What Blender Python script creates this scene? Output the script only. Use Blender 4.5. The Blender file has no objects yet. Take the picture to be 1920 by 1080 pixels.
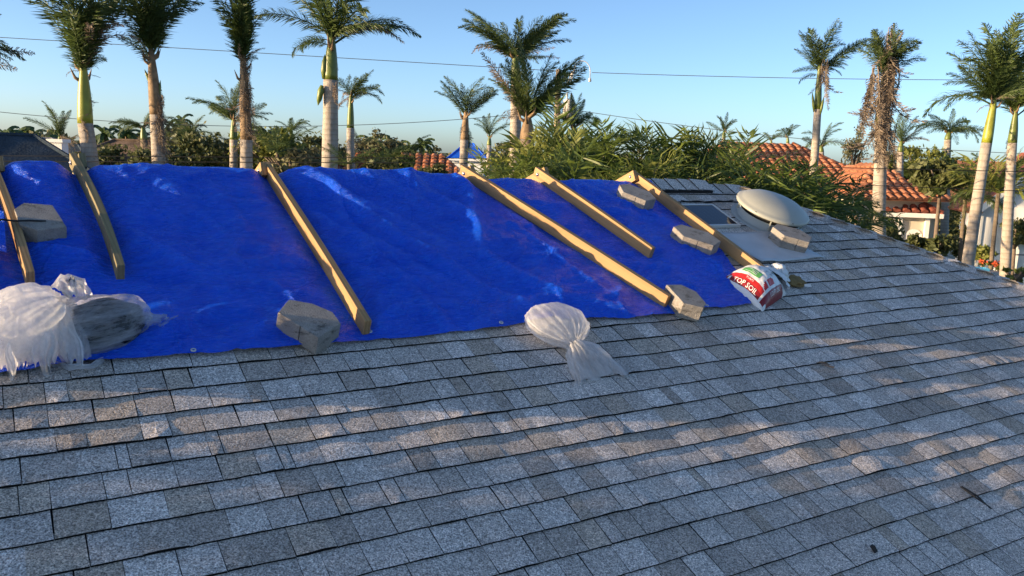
import bpy, math, random
from mathutils import Vector, Matrix, noise
random.seed(7)
rad = math.radians
scene = bpy.context.scene
SUN_EL_DEG=8.95
EXPO=1.15
SHR=1.78  # crown radius of the added shade tree
AIR=0.56
DUST=0.9
OZ=2.6
# ------------------------------------------------------------------ camera
EYE = Vector((0, 0, 5.3))
FPX = 1580.0                                   # focal length in photo pixels (1920 wide)
_p, _r = rad(9.07), rad(1.949)
_fwd = Vector((0, math.cos(_p), -math.sin(_p))); _right = Vector((1, 0, 0)); _up = _right.cross(_fwd)
CX = math.cos(_r)*_right + math.sin(_r)*_up
CY = -math.sin(_r)*_right + math.cos(_r)*_up
CZ = -_fwd
cam_data = bpy.data.cameras.new('camera'); cam = bpy.data.objects.new('camera', cam_data)
scene.collection.objects.link(cam); scene.camera = cam
cam_data.sensor_width = 36; cam_data.lens = FPX/1920*36; cam_data.clip_start = 0.05; cam_data.clip_end = 3000
cam.matrix_world = Matrix(((CX.x, CY.x, CZ.x, EYE.x), (CX.y, CY.y, CZ.y, EYE.y), (CX.z, CY.z, CZ.z, EYE.z), (0, 0, 0, 1)))
# ------------------------------------------------------------------ roof frame
PSI, SL, H = rad(31.853), rad(23.58), 2.4315
C = Vector((math.cos(PSI), math.sin(PSI), 0))
U = Vector((-math.sin(PSI)*math.cos(SL), math.cos(PSI)*math.cos(SL), math.sin(SL)))
N = C.cross(U)
UH = Vector((-math.sin(PSI), math.cos(PSI), 0))
# ------------------------------------------------------------------ light
TH = rad(15.1)
hor = -C*math.cos(TH) + UH*math.sin(TH)
SUN_EL = rad(SUN_EL_DEG)
sun_dir = hor*math.cos(SUN_EL) + Vector((0, 0, math.sin(SUN_EL)))
sd = bpy.data.lights.new('sun', 'SUN'); sd.energy = 4.9; sd.angle = rad(0.55); sd.color = (1.0, 0.73, 0.43)
sun = bpy.data.objects.new('sun', sd); scene.collection.objects.link(sun)
sun.rotation_euler = sun_dir.to_track_quat('Z', 'Y').to_euler()
sun.location = (-30, -10, 30)
world = bpy.data.worlds.new('World'); scene.world = world; world.use_nodes = True
wn = world.node_tree; bg = wn.nodes['Background']
sky = wn.nodes.new('ShaderNodeTexSky'); sky.sky_type = 'NISHITA'; sky.sun_disc = False
sky.sun_elevation = SUN_EL
sky.sun_rotation = math.atan2(sun_dir.x, sun_dir.y)
sky.altitude = 0; sky.air_density = AIR; sky.dust_density = DUST; sky.ozone_density = OZ
wb = wn.nodes.new('ShaderNodeVectorMath'); wb.operation = 'MULTIPLY'; wb.inputs[1].default_value = (1.04, .975, .90)   # camera white balance
wn.links.new(sky.outputs[0], wb.inputs[0]); wn.links.new(wb.outputs[0], bg.inputs[0]); bg.inputs[1].default_value = 0.15
scene.view_settings.view_transform = 'Standard'; scene.view_settings.look = 'None'
scene.view_settings.gamma = 1; scene.view_settings.exposure = EXPO; scene.view_settings.use_curve_mapping = False
# ------------------------------------------------------------------ helpers
COL = scene.collection
RM = Matrix(((C.x, U.x, N.x, 0), (C.y, U.y, N.y, 0), (C.z, U.z, N.z, 0), (0, 0, 0, 1)))
RM.translation = EYE - N*H
def ray(px, py):
    return CX*((px-960)/FPX) - CY*((py-540)/FPX) - CZ
def ab(px, py, n=0.0):                      # photo pixel -> roof coordinates on the sheet n above the roof
    d = ray(px, py); t = -(H-n)/N.dot(d); P = d*t
    return (P.dot(C), P.dot(U))
def at(px, py, Y):                          # photo pixel -> world point Y metres ahead
    d = ray(px, py); return EYE + d*(Y/d.y)

class MB:
    def __init__(s): s.v = []; s.f = []; s.m = []; s.uv = None; s.col = []
    def add(s, vs, fs, mi=0, M=None, col=None):
        o = len(s.v)
        s.v += [tuple(M @ Vector(v)) for v in vs] if M is not None else [tuple(v) for v in vs]
        s.f += [tuple(i+o for i in f) for f in fs]; s.m += [mi]*len(fs)
        s.col += [col if col else (1, 1, 1)]*len(vs)
    def box(s, x0, x1, y0, y1, z0, z1, mi=0, M=None, col=None):
        s.add([(x0, y0, z0), (x1, y0, z0), (x1, y1, z0), (x0, y1, z0), (x0, y0, z1), (x1, y0, z1), (x1, y1, z1), (x0, y1, z1)],
              [(0, 3, 2, 1), (4, 5, 6, 7), (0, 1, 5, 4), (1, 2, 6, 5), (2, 3, 7, 6), (3, 0, 4, 7)], mi, M, col)
    def tube(s, pts, rs, n=8, mi=0, cap=True, col=None):
        pts = [Vector(p) for p in pts]
        if not hasattr(rs, '__len__'): rs = [rs]*len(pts)
        vs = []; fs = []
        for i, p in enumerate(pts):
            t = (pts[min(i+1, len(pts)-1)]-pts[max(i-1, 0)]).normalized()
            ref = Vector((0, 0, 1)) if abs(t.z) < .9 else Vector((1, 0, 0))
            a = t.cross(ref).normalized(); b = t.cross(a)
            for k in range(n):
                w = 2*math.pi*k/n; vs.append(p+(a*math.cos(w)+b*math.sin(w))*rs[i])
        for i in range(len(pts)-1):
            for k in range(n):
                fs.append((i*n+k, i*n+(k+1) % n, (i+1)*n+(k+1) % n, (i+1)*n+k))
        if cap:
            fs.append(tuple(range(n-1, -1, -1))); fs.append(tuple(range((len(pts)-1)*n, len(pts)*n)))
        s.add(vs, fs, mi, None, col)
    def lathe(s, prof, n=24, mi=0, M=None, cap=False):
        vs = []; fs = []
        for r, z in prof:
            for k in range(n):
                w = 2*math.pi*k/n; vs.append((r*math.cos(w), r*math.sin(w), z))
        for i in range(len(prof)-1):
            for k in range(n):
                fs.append((i*n+k, i*n+(k+1) % n, (i+1)*n+(k+1) % n, (i+1)*n+k))
        if cap: fs.append(tuple(range((len(prof)-1)*n, len(prof)*n)))
        s.add(vs, fs, mi, M)
    def mesh(s, name, mats, smooth=False):
        me = bpy.data.meshes.new(name); me.from_pydata(s.v, [], s.f)
        for m in (mats if isinstance(mats, (list, tuple)) else [mats]): me.materials.append(m)
        me.polygons.foreach_set('material_index', s.m)
        if smooth: me.polygons.foreach_set('use_smooth', [True]*len(s.f))
        ca = me.color_attributes.new('tone', 'FLOAT_COLOR', 'POINT')
        buf = []
        for c in s.col: buf += [c[0], c[1], c[2], 1]
        ca.data.foreach_set('color', buf)
        me.update(); return me
    def build(s, name, mats, parent=None, M=None, smooth=False):
        return link(name, s.mesh(name, mats, smooth), parent, M)
def link(name, data, parent=None, M=None):
    o = bpy.data.objects.new(name, data); COL.objects.link(o)
    if parent is not None: o.parent = parent
    if M is not None: o.matrix_local = M
    return o
def tag(o, label=None, cat=None, group=None, kind=None):
    if label: o['label'] = label
    if cat: o['category'] = cat
    if group: o['group'] = group
    if kind: o['kind'] = kind
    return o
def empty(name, label, cat, M=None, group=None):
    o = bpy.data.objects.new(name, None); o.empty_display_size = .2; COL.objects.link(o)
    if M is not None: o.matrix_local = M
    return tag(o, label, cat, group)
def T(x, y=None, z=None):
    return Matrix.Translation(Vector((x, y, z)) if y is not None else Vector(x))
def RZ(a): return Matrix.Rotation(a, 4, 'Z')
def fn(x, y=0, z=0, s=1.0): return noise.noise(Vector((x*s, y*s, z*s)))

# ------------------------------------------------------------------ materials
def mat(name, col, rough=.8, spec=.3, metal=0, nscale=None, namt=.25, bump=0, bscale=None, obj=False, trans=0, sheen=0):
    m = bpy.data.materials.new(name); m.use_nodes = True; nt = m.node_tree; b = nt.nodes['Principled BSDF']
    b.inputs['Base Color'].default_value = (*col, 1); b.inputs['Roughness'].default_value = rough
    b.inputs['Specular IOR Level'].default_value = spec; b.inputs['Metallic'].default_value = metal
    L = nt.links.new
    if nscale:
        geo = nt.nodes.new('ShaderNodeTexCoord'); src = geo.outputs['Object'] if obj else nt.nodes.new('ShaderNodeNewGeometry').outputs['Position']
        nz = nt.nodes.new('ShaderNodeTexNoise'); nz.inputs['Scale'].default_value = nscale; nz.inputs['Detail'].default_value = 5
        L(src, nz.inputs['Vector'])
        mr = nt.nodes.new('ShaderNodeMapRange'); mr.inputs[1].default_value = .3; mr.inputs[2].default_value = .7
        mr.inputs[3].default_value = 1-namt; mr.inputs[4].default_value = 1+namt; L(nz.outputs[0], mr.inputs[0])
        mx = nt.nodes.new('ShaderNodeVectorMath'); mx.operation = 'SCALE'; mx.inputs[0].default_value = col
        L(mr.outputs[0], mx.inputs['Scale']); L(mx.outputs[0], b.inputs['Base Color'])
        if bump:
            n2 = nt.nodes.new('ShaderNodeTexNoise'); n2.inputs['Scale'].default_value = bscale or nscale; n2.inputs['Detail'].default_value = 6
            L(src, n2.inputs['Vector']); bp = nt.nodes.new('ShaderNodeBump'); bp.inputs['Distance'].default_value = bump; bp.inputs['Strength'].default_value = 1
            L(n2.outputs[0], bp.inputs['Height']); L(bp.outputs[0], b.inputs['Normal'])
    return m
class NT:                                         # small node helper
    def __init__(s, m): s.m = m; s.t = m.node_tree; s.L = s.t.links.new; s.b = s.t.nodes['Principled BSDF']
    def n(s, typ, **kw):
        x = s.t.nodes.new(typ)
        for k, v in kw.items():
            if hasattr(x, k) and not k.startswith('i_'): setattr(x, k, v)
        return x
    def noise(s, vec, sc, det=4, rough=.5):
        x = s.n('ShaderNodeTexNoise'); x.inputs['Scale'].default_value = sc; x.inputs['Detail'].default_value = det; x.inputs['Roughness'].default_value = rough
        s.L(vec, x.inputs['Vector']); return x.outputs[0]
    def rng(s, val, a, b, c, d, clamp=True):
        x = s.n('ShaderNodeMapRange'); x.clamp = clamp
        for i, v in enumerate((a, b, c, d)): x.inputs[i+1].default_value = v
        s.L(val, x.inputs[0]); return x.outputs[0]
    def math(s, op, a, b=None):
        x = s.n('ShaderNodeMath'); x.operation = op
        for i, v in enumerate((a, b)):
            if v is None: continue
            if isinstance(v, (int, float)): x.inputs[i].default_value = v
            else: s.L(v, x.inputs[i])
        return x.outputs[0]
    def mix(s, fac, a, b, blend='MIX'):
        x = s.n('ShaderNodeMix'); x.data_type = 'RGBA'; x.blend_type = blend
        for v, i in ((fac, 0), (a, 6), (b, 7)):
            if isinstance(v, (int, float)): x.inputs[i].default_value = v
            elif isinstance(v, tuple): x.inputs[i].default_value = (*v, 1)
            else: s.L(v, x.inputs[i])
        return x.outputs[2]
    def bump(s, h, dist, strength=1.0):
        x = s.n('ShaderNodeBump'); x.inputs['Distance'].default_value = dist; x.inputs['Strength'].default_value = strength
        s.L(h, x.inputs['Height']); return x.outputs[0]
    def scale(s, vec, sc):
        x = s.n('ShaderNodeMapping'); x.inputs['Scale'].default_value = sc; s.L(vec, x.inputs['Vector']); return x.outputs[0]
def newmat(name, rough=.8, spec=.3):
    m = bpy.data.materials.new(name); m.use_nodes = True; k = NT(m)
    k.b.inputs['Roughness'].default_value = rough; k.b.inputs['Specular IOR Level'].default_value = spec
    k.pos = k.n('ShaderNodeNewGeometry').outputs['Position']; k.obj = k.n('ShaderNodeTexCoord').outputs['Object']
    k.tone = k.n('ShaderNodeVertexColor', layer_name='tone').outputs[0]
    return m, k
def m_shingle():
    m, k = newmat('shingle_granules', .92, .15)
    g = k.noise(k.pos, 150, 3, .7); g2 = k.noise(k.pos, 62, 4, .75); g3 = k.noise(k.pos, 9, 4, .6)
    f = k.math('MULTIPLY', k.rng(g, .35, .65, .32, 1.80), k.rng(g2, .32, .68, .58, 1.46))
    f = k.math('MULTIPLY', f, k.rng(g3, .3, .7, .88, 1.12))
    sc = k.n('ShaderNodeVectorMath', operation='SCALE'); k.L(k.tone, sc.inputs[0]); k.L(f, sc.inputs['Scale'])
    # a few tan and bluish granules
    t = k.noise(k.pos, 130, 2)
    c = k.mix(k.rng(t, .58, .66, 0, .55), sc.outputs[0], (.42, .34, .25))
    k.L(c, k.b.inputs['Base Color'])
    k.L(k.bump(k.math('ADD', g, k.math('MULTIPLY', g2, .9)), .0075, 1.0), k.b.inputs['Normal'])
    return m
def m_wood(name, col, dark):
    m, k = newmat(name, .7, .25)
    v = k.scale(k.obj, (14, .55, 14)); w = k.noise(v, 3.0, 5, .6)
    wv = k.n('ShaderNodeTexWave'); wv.wave_type = 'BANDS'; wv.bands_direction = 'X'; wv.inputs['Scale'].default_value = 1.1; wv.inputs['Distortion'].default_value = 5.5
    wv.inputs['Detail'].default_value = 2; k.L(v, wv.inputs['Vector'])
    c = k.mix(k.rng(w, .3, .7, 0, 1), col, tuple(x*.72 for x in col))
    c = k.mix(k.rng(wv.outputs[1], .45, 1, 0, .62), c, dark)
    vo = k.n('ShaderNodeTexVoronoi'); vo.inputs['Scale'].default_value = 1.0; k.L(k.scale(k.obj, (.3, 2.4, 8)), vo.inputs['Vector'])
    c = k.mix(k.rng(vo.outputs[0], .09, .17, .9, 0), c, (.09, .045, .02))
    k.L(c, k.b.inputs['Base Color']); k.L(k.bump(w, .002, .6), k.b.inputs['Normal'])
    return m
def m_tarp():
    m, k = newmat('blue_tarp', .34, .34)
    s1 = k.noise(k.scale(k.pos, (1, 1, 1)), 5, 6, .6)
    s2 = k.noise(k.scale(k.obj, (3.0, 9.0, 1)), 6, 6, .62)
    s3 = k.noise(k.scale(k.obj, (30.0, 90.0, 1)), 4, 4, .5)
    c = k.mix(k.rng(s1, .3, .7, 0, 1), (.0003, .072, .72), (.0005, .115, .92))
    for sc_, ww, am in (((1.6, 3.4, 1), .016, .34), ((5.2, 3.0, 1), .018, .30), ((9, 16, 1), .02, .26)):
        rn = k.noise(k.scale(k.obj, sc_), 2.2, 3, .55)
        c = k.mix(k.rng(k.math('ABSOLUTE', k.math('SUBTRACT', rn, .5)), 0, ww, am, 0), c, (.015, .20, .95))  # paler blue streaks painted in for the sky sheen along creases
    c = k.mix(k.rng(s2, .56, .74, 0, .30), c, (.004, .19, .95))
    k.L(c, k.b.inputs['Base Color'])
    k.L(k.rng(s2, .35, .7, .15, .36), k.b.inputs['Roughness'])
    wx = k.n('ShaderNodeTexWave'); wx.bands_direction = 'X'; wx.inputs['Scale'].default_value = 90; k.L(k.obj, wx.inputs['Vector'])
    wy = k.n('ShaderNodeTexWave'); wy.bands_direction = 'Y'; wy.inputs['Scale'].default_value = 90; k.L(k.obj, wy.inputs['Vector'])
    h = k.math('ADD', k.math('MULTIPLY', s2, 1.0), k.math('MULTIPLY', k.math('ADD', wx.outputs[1], wy.outputs[1]), .035))
    h = k.math('ADD', h, k.math('MULTIPLY', s3, .12))
    # sharp little creases
    vo = k.n('ShaderNodeTexVoronoi'); vo.feature = 'DISTANCE_TO_EDGE'; vo.inputs['Scale'].default_value = 3.2
    k.L(k.mix(.18, k.scale(k.obj, (1, .8, 1)), k.n('ShaderNodeTexNoise').outputs[1]), vo.inputs['Vector'])
    h = k.math('ADD', h, k.rng(vo.outputs[0], 0, .03, .22, 0))
    k.L(k.bump(h, .026, 1.0), k.b.inputs['Normal'])
    k.b.inputs['Sheen Weight'].default_value = 0.0
    return m
def m_film(name, col, alpha, rough=.25, scale=30, amt=.4, bump=.01, st=(1, .22, 1)):
    m = bpy.data.materials.new(name); m.use_nodes = True; k = NT(m); nt = m.node_tree
    obj = k.n('ShaderNodeTexCoord').outputs['Object']
    k.b.inputs['Base Color'].default_value = (*col, 1); k.b.inputs['Roughness'].default_value = rough; k.b.inputs['Specular IOR Level'].default_value = .7
    tl = k.n('ShaderNodeBsdfTranslucent'); tl.inputs[0].default_value = (*col, 1)
    tr = k.n('ShaderNodeBsdfTransparent')
    nz = k.noise(k.scale(obj, st), scale, 6, .75)
    k.L(k.bump(nz, bump, 1.0), k.b.inputs['Normal'])
    m1 = k.n('ShaderNodeMixShader'); m1.inputs[0].default_value = .38
    k.L(k.b.outputs[0], m1.inputs[1]); k.L(tl.outputs[0], m1.inputs[2])
    m1.inputs[0].default_value = .68
    m2 = k.n('ShaderNodeMixShader'); k.L(k.rng(nz, .3, .68, alpha-amt, alpha+amt*.6), m2.inputs[0])
    k.L(tr.outputs[0], m2.inputs[1]); k.L(m1.outputs[0], m2.inputs[2])
    k.L(m2.outputs[0], nt.nodes['Material Output'].inputs[0])
    return m
def m_leaf(name, col, col2, trans=.35, rough=.5):
    m = bpy.data.materials.new(name); m.use_nodes = True; k = NT(m); nt = m.node_tree
    pos = k.n('ShaderNodeNewGeometry').outputs['Position']; inf = k.n('ShaderNodeObjectInfo').outputs['Random']
    nz = k.noise(pos, 2.3, 4); nf = k.noise(pos, 14, 3)
    c = k.mix(k.rng(nz, .35, .65, 0, 1), col, col2)
    c = k.mix(k.rng(inf, 0, 1, 0, .45), c, tuple(x*1.5 for x in col2))
    sc = k.n('ShaderNodeVectorMath', operation='SCALE'); k.L(c, sc.inputs[0]); k.L(k.rng(nf, .3, .7, .7, 1.3), sc.inputs['Scale'])
    k.L(sc.outputs[0], k.b.inputs['Base Color']); k.b.inputs['Roughness'].default_value = rough; k.b.inputs['Specular IOR Level'].default_value = .4
    tl = k.n('ShaderNodeBsdfTranslucent'); k.L(sc.outputs[0], tl.inputs[0])
    ms = k.n('ShaderNodeMixShader'); ms.inputs[0].default_value = trans
    k.L(k.b.outputs[0], ms.inputs[1]); k.L(tl.outputs[0], ms.inputs[2]); k.L(ms.outputs[0], nt.nodes['Material Output'].inputs[0])
    return m
def m_trunk(name, col, ring):
    m, k = newmat(name, .85, .2)
    w = k.n('ShaderNodeTexWave'); w.bands_direction = 'Z'; w.inputs['Scale'].default_value = 2.2; w.inputs['Distortion'].default_value = 1.6; w.inputs['Detail'].default_value = 2
    w.inputs['Detail Scale'].default_value = 2; k.L(k.pos, w.inputs['Vector'])
    n1 = k.noise(k.scale(k.pos, (5, 5, 1.2)), 1.6, 6, .65)
    c = k.mix(k.rng(n1, .3, .7, 0, 1), col, tuple(x*.66 for x in col))
    c = k.mix(k.rng(w.outputs[1], .80, .98, 0, .38), c, ring)
    n9 = k.noise(k.scale(k.pos, (1.5, 1.5, .5)), 2.1, 5, .7); c = k.mix(k.rng(n9, .52, .66, 0, .55), c, tuple(x*.5 for x in col))
    k.L(c, k.b.inputs['Base Color']); k.L(k.bump(k.math('ADD', n1, k.math('MULTIPLY', w.outputs[1], .5)), .02, .7), k.b.inputs['Normal'])
    return m
def m_paver():
    m, k = newmat('concrete_block', .93, .15)
    n1 = k.noise(k.pos, 14, 6, .7); n2 = k.noise(k.pos, 170, 3, .6); n3 = k.noise(k.scale(k.pos, (1, 1, 2.5)), 9, 5, .75)
    c = k.mix(k.rng(n1, .3, .7, 0, 1), (.42, .385, .345), (.29, .27, .245))
    c = k.mix(k.rng(n3, .56, .68, 0, .8), c, (.05, .045, .038))
    sc = k.n('ShaderNodeVectorMath', operation='SCALE'); k.L(c, sc.inputs[0]); k.L(k.rng(n2, .3, .7, .8, 1.2), sc.inputs['Scale'])
    k.L(sc.outputs[0], k.b.inputs['Base Color']); k.L(k.bump(k.math('ADD', n2, n1), .012, 1.0), k.b.inputs['Normal'])
    return m
def m_ground():
    m, k = newmat('lawn_and_soil', .95, .1)
    a = k.noise(k.pos, .12, 5); b_ = k.noise(k.pos, 3.0, 6, .7)
    c = k.mix(k.rng(a, .45, .58, 0, 1), (.075, .105, .028), (.17, .15, .085))
    c = k.mix(k.rng(b_, .3, .7, 0, .5), c, (.05, .075, .02))
    k.L(c, k.b.inputs['Base Color']); k.L(k.bump(b_, .06, .8), k.b.inputs['Normal'])
    return m
SHINGLE = m_shingle()
SHEDGE = mat('shingle_cut_edge', (.012, .011, .010), .95, .1)
DECK = mat('roofing_felt', (.016, .015, .014), .95, .1)
WOOD = m_wood('pine_timber', (.46, .285, .13), (.22, .11, .045))
WOODG = m_wood('weathered_timber', (.27, .225, .12), (.15, .11, .055))
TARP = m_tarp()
BOLT = mat('zinc_steel', (.55, .55, .55), .35, .5, .9)
PAVER = m_paver()
FILM = m_film('milky_plastic_film', (.96, .955, .94), .90, .20, 24, .25, .020)
FILM2 = m_film('clear_plastic_film', (.88, .90, .93), .60, .15, 11, .75, .025, (.25, 1.3, 1.8))
FILM3 = m_film('thin_white_film', (.94, .94, .95), .70, .18, 22, .30, .022)
DARKBAG = mat('black_bag_contents', (.006, .006, .006), .5, .25, 0, 20, .4, .01)
VENT = mat('painted_vent_metal', (.36, .365, .32), .42, .45, 0, 3, .06)
VENTB = mat('painted_vent_base', (.30, .34, .35), .5, .4, 0, 3, .08)
BLACK = mat('black_rubber', (.012, .012, .013), .6, .3)
PVGLASS = mat('solar_glass', (.012, .016, .030), .12, .6)
ALU = mat('aluminium_frame', (.62, .62, .60), .4, .5, .3)
SHEETM = mat('bluish_sheet_metal', (.50, .52, .54), .45, .4, 0, 5, .1, .004, 3)
LEAF_R = m_leaf('royal_palm_leaflets', (.040, .072, .022), (.090, .125, .034))
LEAF_B = m_leaf('strap_leaves', (.040, .075, .018), (.115, .15, .030), .4, .42)
LEAF_D = m_leaf('dead_leaflets', (.175, .135, .10), (.25, .195, .145), .25, .8)
LEAF_T = m_leaf('broad_leaves', (.045, .070, .022), (.11, .115, .04), .3, .6)
LEAF_F = m_leaf('far_leaves', (.075, .090, .045), (.14, .13, .065), .2, .8)
LEAF_Y = m_leaf('yellow_green_leaves', (.10, .135, .03), (.19, .20, .045), .35, .6)
TRUNK = m_trunk('royal_palm_bark', (.44, .38, .32), (.20, .16, .12))
TRUNK2 = m_trunk('brown_palm_bark', (.22, .17, .12), (.10, .075, .05))
SHAFT = mat('green_crownshaft', (.125, .155, .030), .4, .4, 0, 3, .3)
SHAFTB = mat('brown_leaf_sheath', (.24, .16, .09), .7, .3, 0, 6, .4)
BARK = mat('tree_bark', (.17, .13, .10), .9, .1, 0, 8, .3)
STUCCO = mat('cream_stucco', (.62, .55, .44), .9, .1, 0, 2, .06)
WHITEW = mat('white_stucco', (.78, .77, .74), .85, .2, 0, 1.5, .05)
TILE = mat('terracotta_tile', (.43, .18, .095), .75, .25, 0, 1.6, .35)
TILE2 = mat('red_brown_tile', (.27, .085, .055), .75, .25, 0, 1.6, .3)
SLATE = mat('blue_grey_roof_shingle', (.030, .048, .068), .85, .2, 0, 2.5, .25, .02, 14)
BROWNR = mat('brown_roof_shingle', (.15, .105, .075), .85, .2, 0, 2, .3, .02, 12)
GREYR = mat('grey_roof_shingle', (.19, .19, .19), .85, .2, 0, 2, .25, .02, 12)
FASCIA = mat('white_fascia_paint', (.80, .78, .74), .6, .3)
GLASSW = mat('dark_window_glass', (.03, .04, .05), .1, .6)
BTARP = mat('far_blue_tarp', (.012, .11, .62), .5, .4, 0, .8, .25, .03, 2)
CONC = mat('garden_concrete', (.50, .47, .42), .9, .1, 0, 4, .15)
POLE = mat('weathered_pole', (.28, .22, .16), .9, .1, 0, 6, .2)
CABLE = mat('cable_black', (.015, .015, .015), .6, .3)
GREYM = mat('transformer_grey', (.60, .58, .54), .5, .4)
STATUE = mat('white_statue_plaster', (.66, .62, .55), .8, .2, 0, 5, .12)
# ------------------------------------------------------------------ ground
def grid(x0, x1, y0, y1, nx, ny, zf):
    mb = MB(); vs = []; fs = []
    for j in range(ny+1):
        for i in range(nx+1):
            x = x0+(x1-x0)*i/nx; y = y0+(y1-y0)*j/ny; vs.append((x, y, zf(x, y)))
    for j in range(ny):
        for i in range(nx): a = j*(nx+1)+i; fs.append((a, a+1, a+nx+2, a+nx+1))
    mb.add(vs, fs); return mb
g = grid(-1500, 1500, -300, 2600, 60, 60, lambda x, y: 0).build('ground', m_ground()); tag(g, kind='structure')

# ------------------------------------------------------------------ our house
B_RIDGE, A_HIP, A_L, B_EAVE = 4.97, 5.83, -4.0, -1.2
house = empty('shingled_house', 'low house under a grey shingle hip roof with blue tarp over its ridge', 'house', T(4, 6, 0))
HI = T(-4, -6, 0)
HK = .92                                      # hip line: da per db in the roof plane
roof = None
def rp(a, b, n=0.0): return RM @ Vector((a, b, n))
def slope_mat():
    return RM
mb = MB()
DN = -.004
Rr = rp(A_HIP, B_RIDGE, DN); Rl = rp(A_L, B_RIDGE, DN)
E1 = rp(A_HIP+(B_RIDGE-B_EAVE)*HK, B_EAVE, DN); E2 = rp(A_L, B_EAVE, DN)
hw = (B_RIDGE-B_EAVE)*math.cos(SL)            # plan run of the front slope
zE = E1.z
BK = 5.2*math.cos(SL)
Eb1 = rp(A_HIP, B_RIDGE, DN) + UH*BK + C*(5.2*HK); Eb1.z = Rr.z-5.2*math.sin(SL)
Eb2 = Rl + UH*BK; Eb2.z = Eb1.z
mb.add([Rr, Rl, E2, E1, Eb1, Eb2], [(0, 1, 2, 3), (1, 0, 4, 5), (0, 3, 4)], 0)
# soffit thickness
lo = Vector((0, 0, -.12))
mb.add([E2, E1, E2+lo, E1+lo, Eb1, Eb1+lo, Eb2, Eb2+lo, Rl, Rl+lo], [(0, 1, 3, 2), (1, 4, 5, 3), (4, 6, 7, 5), (6, 8, 9, 7), (8, 0, 2, 9)], 0)
RMl = HI @ RM
RMi = RM.inverted()
mb.v = [tuple(RMi @ Vector(v)) for v in mb.v]
roof = mb.build('roof', DECK, house, RMl)
mb = MB()
ins = lambda P: P
W = [E2+C*.3+UH*.5, E1-C*.9+UH*.5, Eb1-C*.9-UH*.5, Eb2+C*.3-UH*.5]
vs = [Vector((p.x, p.y, 0)) for p in W]+[Vector((p.x, p.y, min(zE, Eb1.z)+.05)) for p in W]
mb.add([HI @ v for v in vs], [(0, 1, 5, 4), (1, 2, 6, 5), (2, 3, 7, 6), (3, 0, 4, 7)])
gt = rp(A_L+.3, B_RIDGE-.3)
mb.add([HI @ vs[4], HI @ vs[7], HI @ gt], [(0, 1, 2)])
mb.build('wall', STUCCO, house)

# shingles
EXPO_B = .143; B0 = .098
TONES = [((.530, .482, .440), 6), ((.610, .562, .520), 5), ((.465, .418, .375), 4), ((.485, .415, .345), 4), ((.415, .366, .322), 3), ((.565, .518, .475), 5)]
tl = [t for t, w in TONES for _ in range(w)]
rs = random.Random(11)
def wav(a, b): return .0065*fn(a, b, 0, 1.3) + .0055*fn(a, b, 5, 4.1)
def shingle_geo(mb, a0, a1, b0, tone, sk0, sk1, lift):
    nseg = max(2, int((a1-a0)/.045)); ov = .035
    vs = []; fs = []; cols = []
    for i in range(nseg+1):
        u = i/nseg; ab_ = a0+(a1-a0)*u + (sk0*(1-u)+sk1*u)*0; at_ = a0+(a1-a0)*u + (sk0*(1-u)+sk1*u)
        bj = b0 + (rs.random()-.5)*.0035 + .004*fn(ab_, b0, 3, 2.0)
        w0 = wav(ab_, b0); wm = wav(ab_, b0+.07); w1 = wav(at_, b0+EXPO_B)
        lf = lift*(math.sin(math.pi*u)*.5+.5)
        vs += [(ab_, bj, .0000+w0), (ab_, bj, .0115+w0+lf), ((ab_+at_)/2, b0+.06, .0085+wm+lf*.35), (at_, b0+EXPO_B+ov, .0020+w1)]
    for i in range(nseg):
        o = i*4; p = o+4
        fs += [(o, p, p+1, o+1), (o+1, p+1, p+2, o+2), (o+2, p+2, p+3, o+3)]
    nb = len(fs)
    fs += [(0, 1, 2, 3), (nseg*4, nseg*4+3, nseg*4+2, nseg*4+1)]
    mi = []
    k = len(mb.f)
    mb.add(vs, fs, 0, None, tone)
    for i in range(nseg): mb.m[k+i*3] = 1
    mb.m[k+nb] = 1; mb.m[k+nb+1] = 1
pieces = []
j = int((B_EAVE-B0)/EXPO_B)
while B0+j*EXPO_B < B_RIDGE-.02:
    b0 = B0+j*EXPO_B
    amax = A_HIP + (B_RIDGE-b0)*HK - .02
    a = A_L - rs.random()*.3
    prevgap = .0015
    while a < amax:
        w = rs.choice([.075, .115, .135, .145, .15, .155, .165, .17, .18])*rs.uniform(.9, 1.1)
        if b0 < 4.2 and rs.random() < .13: w *= .6
        a1 = min(a+w, amax)
        gap = .0017 if rs.random() < .90 else 0.0
        tone = rs.choice(tl); q = rs.uniform(.90, 1.1); tone = tuple(c*q for c in tone)
        sk = rs.choice([0, 0, .006, -.006])
        if a1-a > .03:
            pieces.append((max(a, A_L)+prevgap, a1-gap, b0, tone, sk*.5, rs.choice([0, 0, .002, -.002]), abs(rs.gauss(0, .0028))))
        a = a1; prevgap = gap
    j += 1
def px_of(P):
    q = P-EYE; d = -q.dot(CZ)
    return 960+FPX*q.dot(CX)/d, 540-FPX*q.dot(CY)/d, d
def under_tarp(a, b): return b > 3.22 and -1.6 < a < 4.3 + (b-3.2)*.4 and b < 5.0
scored = []
for pc in pieces:
    if under_tarp((pc[0]+pc[1])/2, pc[2]+.07): pc = pc[:6]+(0.0,)
    x, y, d = px_of(rp((pc[0]+pc[1])/2, pc[2]+.07)); inf = (-20 < x < 1940 and -20 < y < 1100 and d > 0) and not under_tarp((pc[0]+pc[1])/2, pc[2]+.07)
    scored.append(((pc[1]-pc[0])/d**2*1.0 if inf else -1, pc))
scored.sort(key=lambda t: -t[0])
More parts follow.
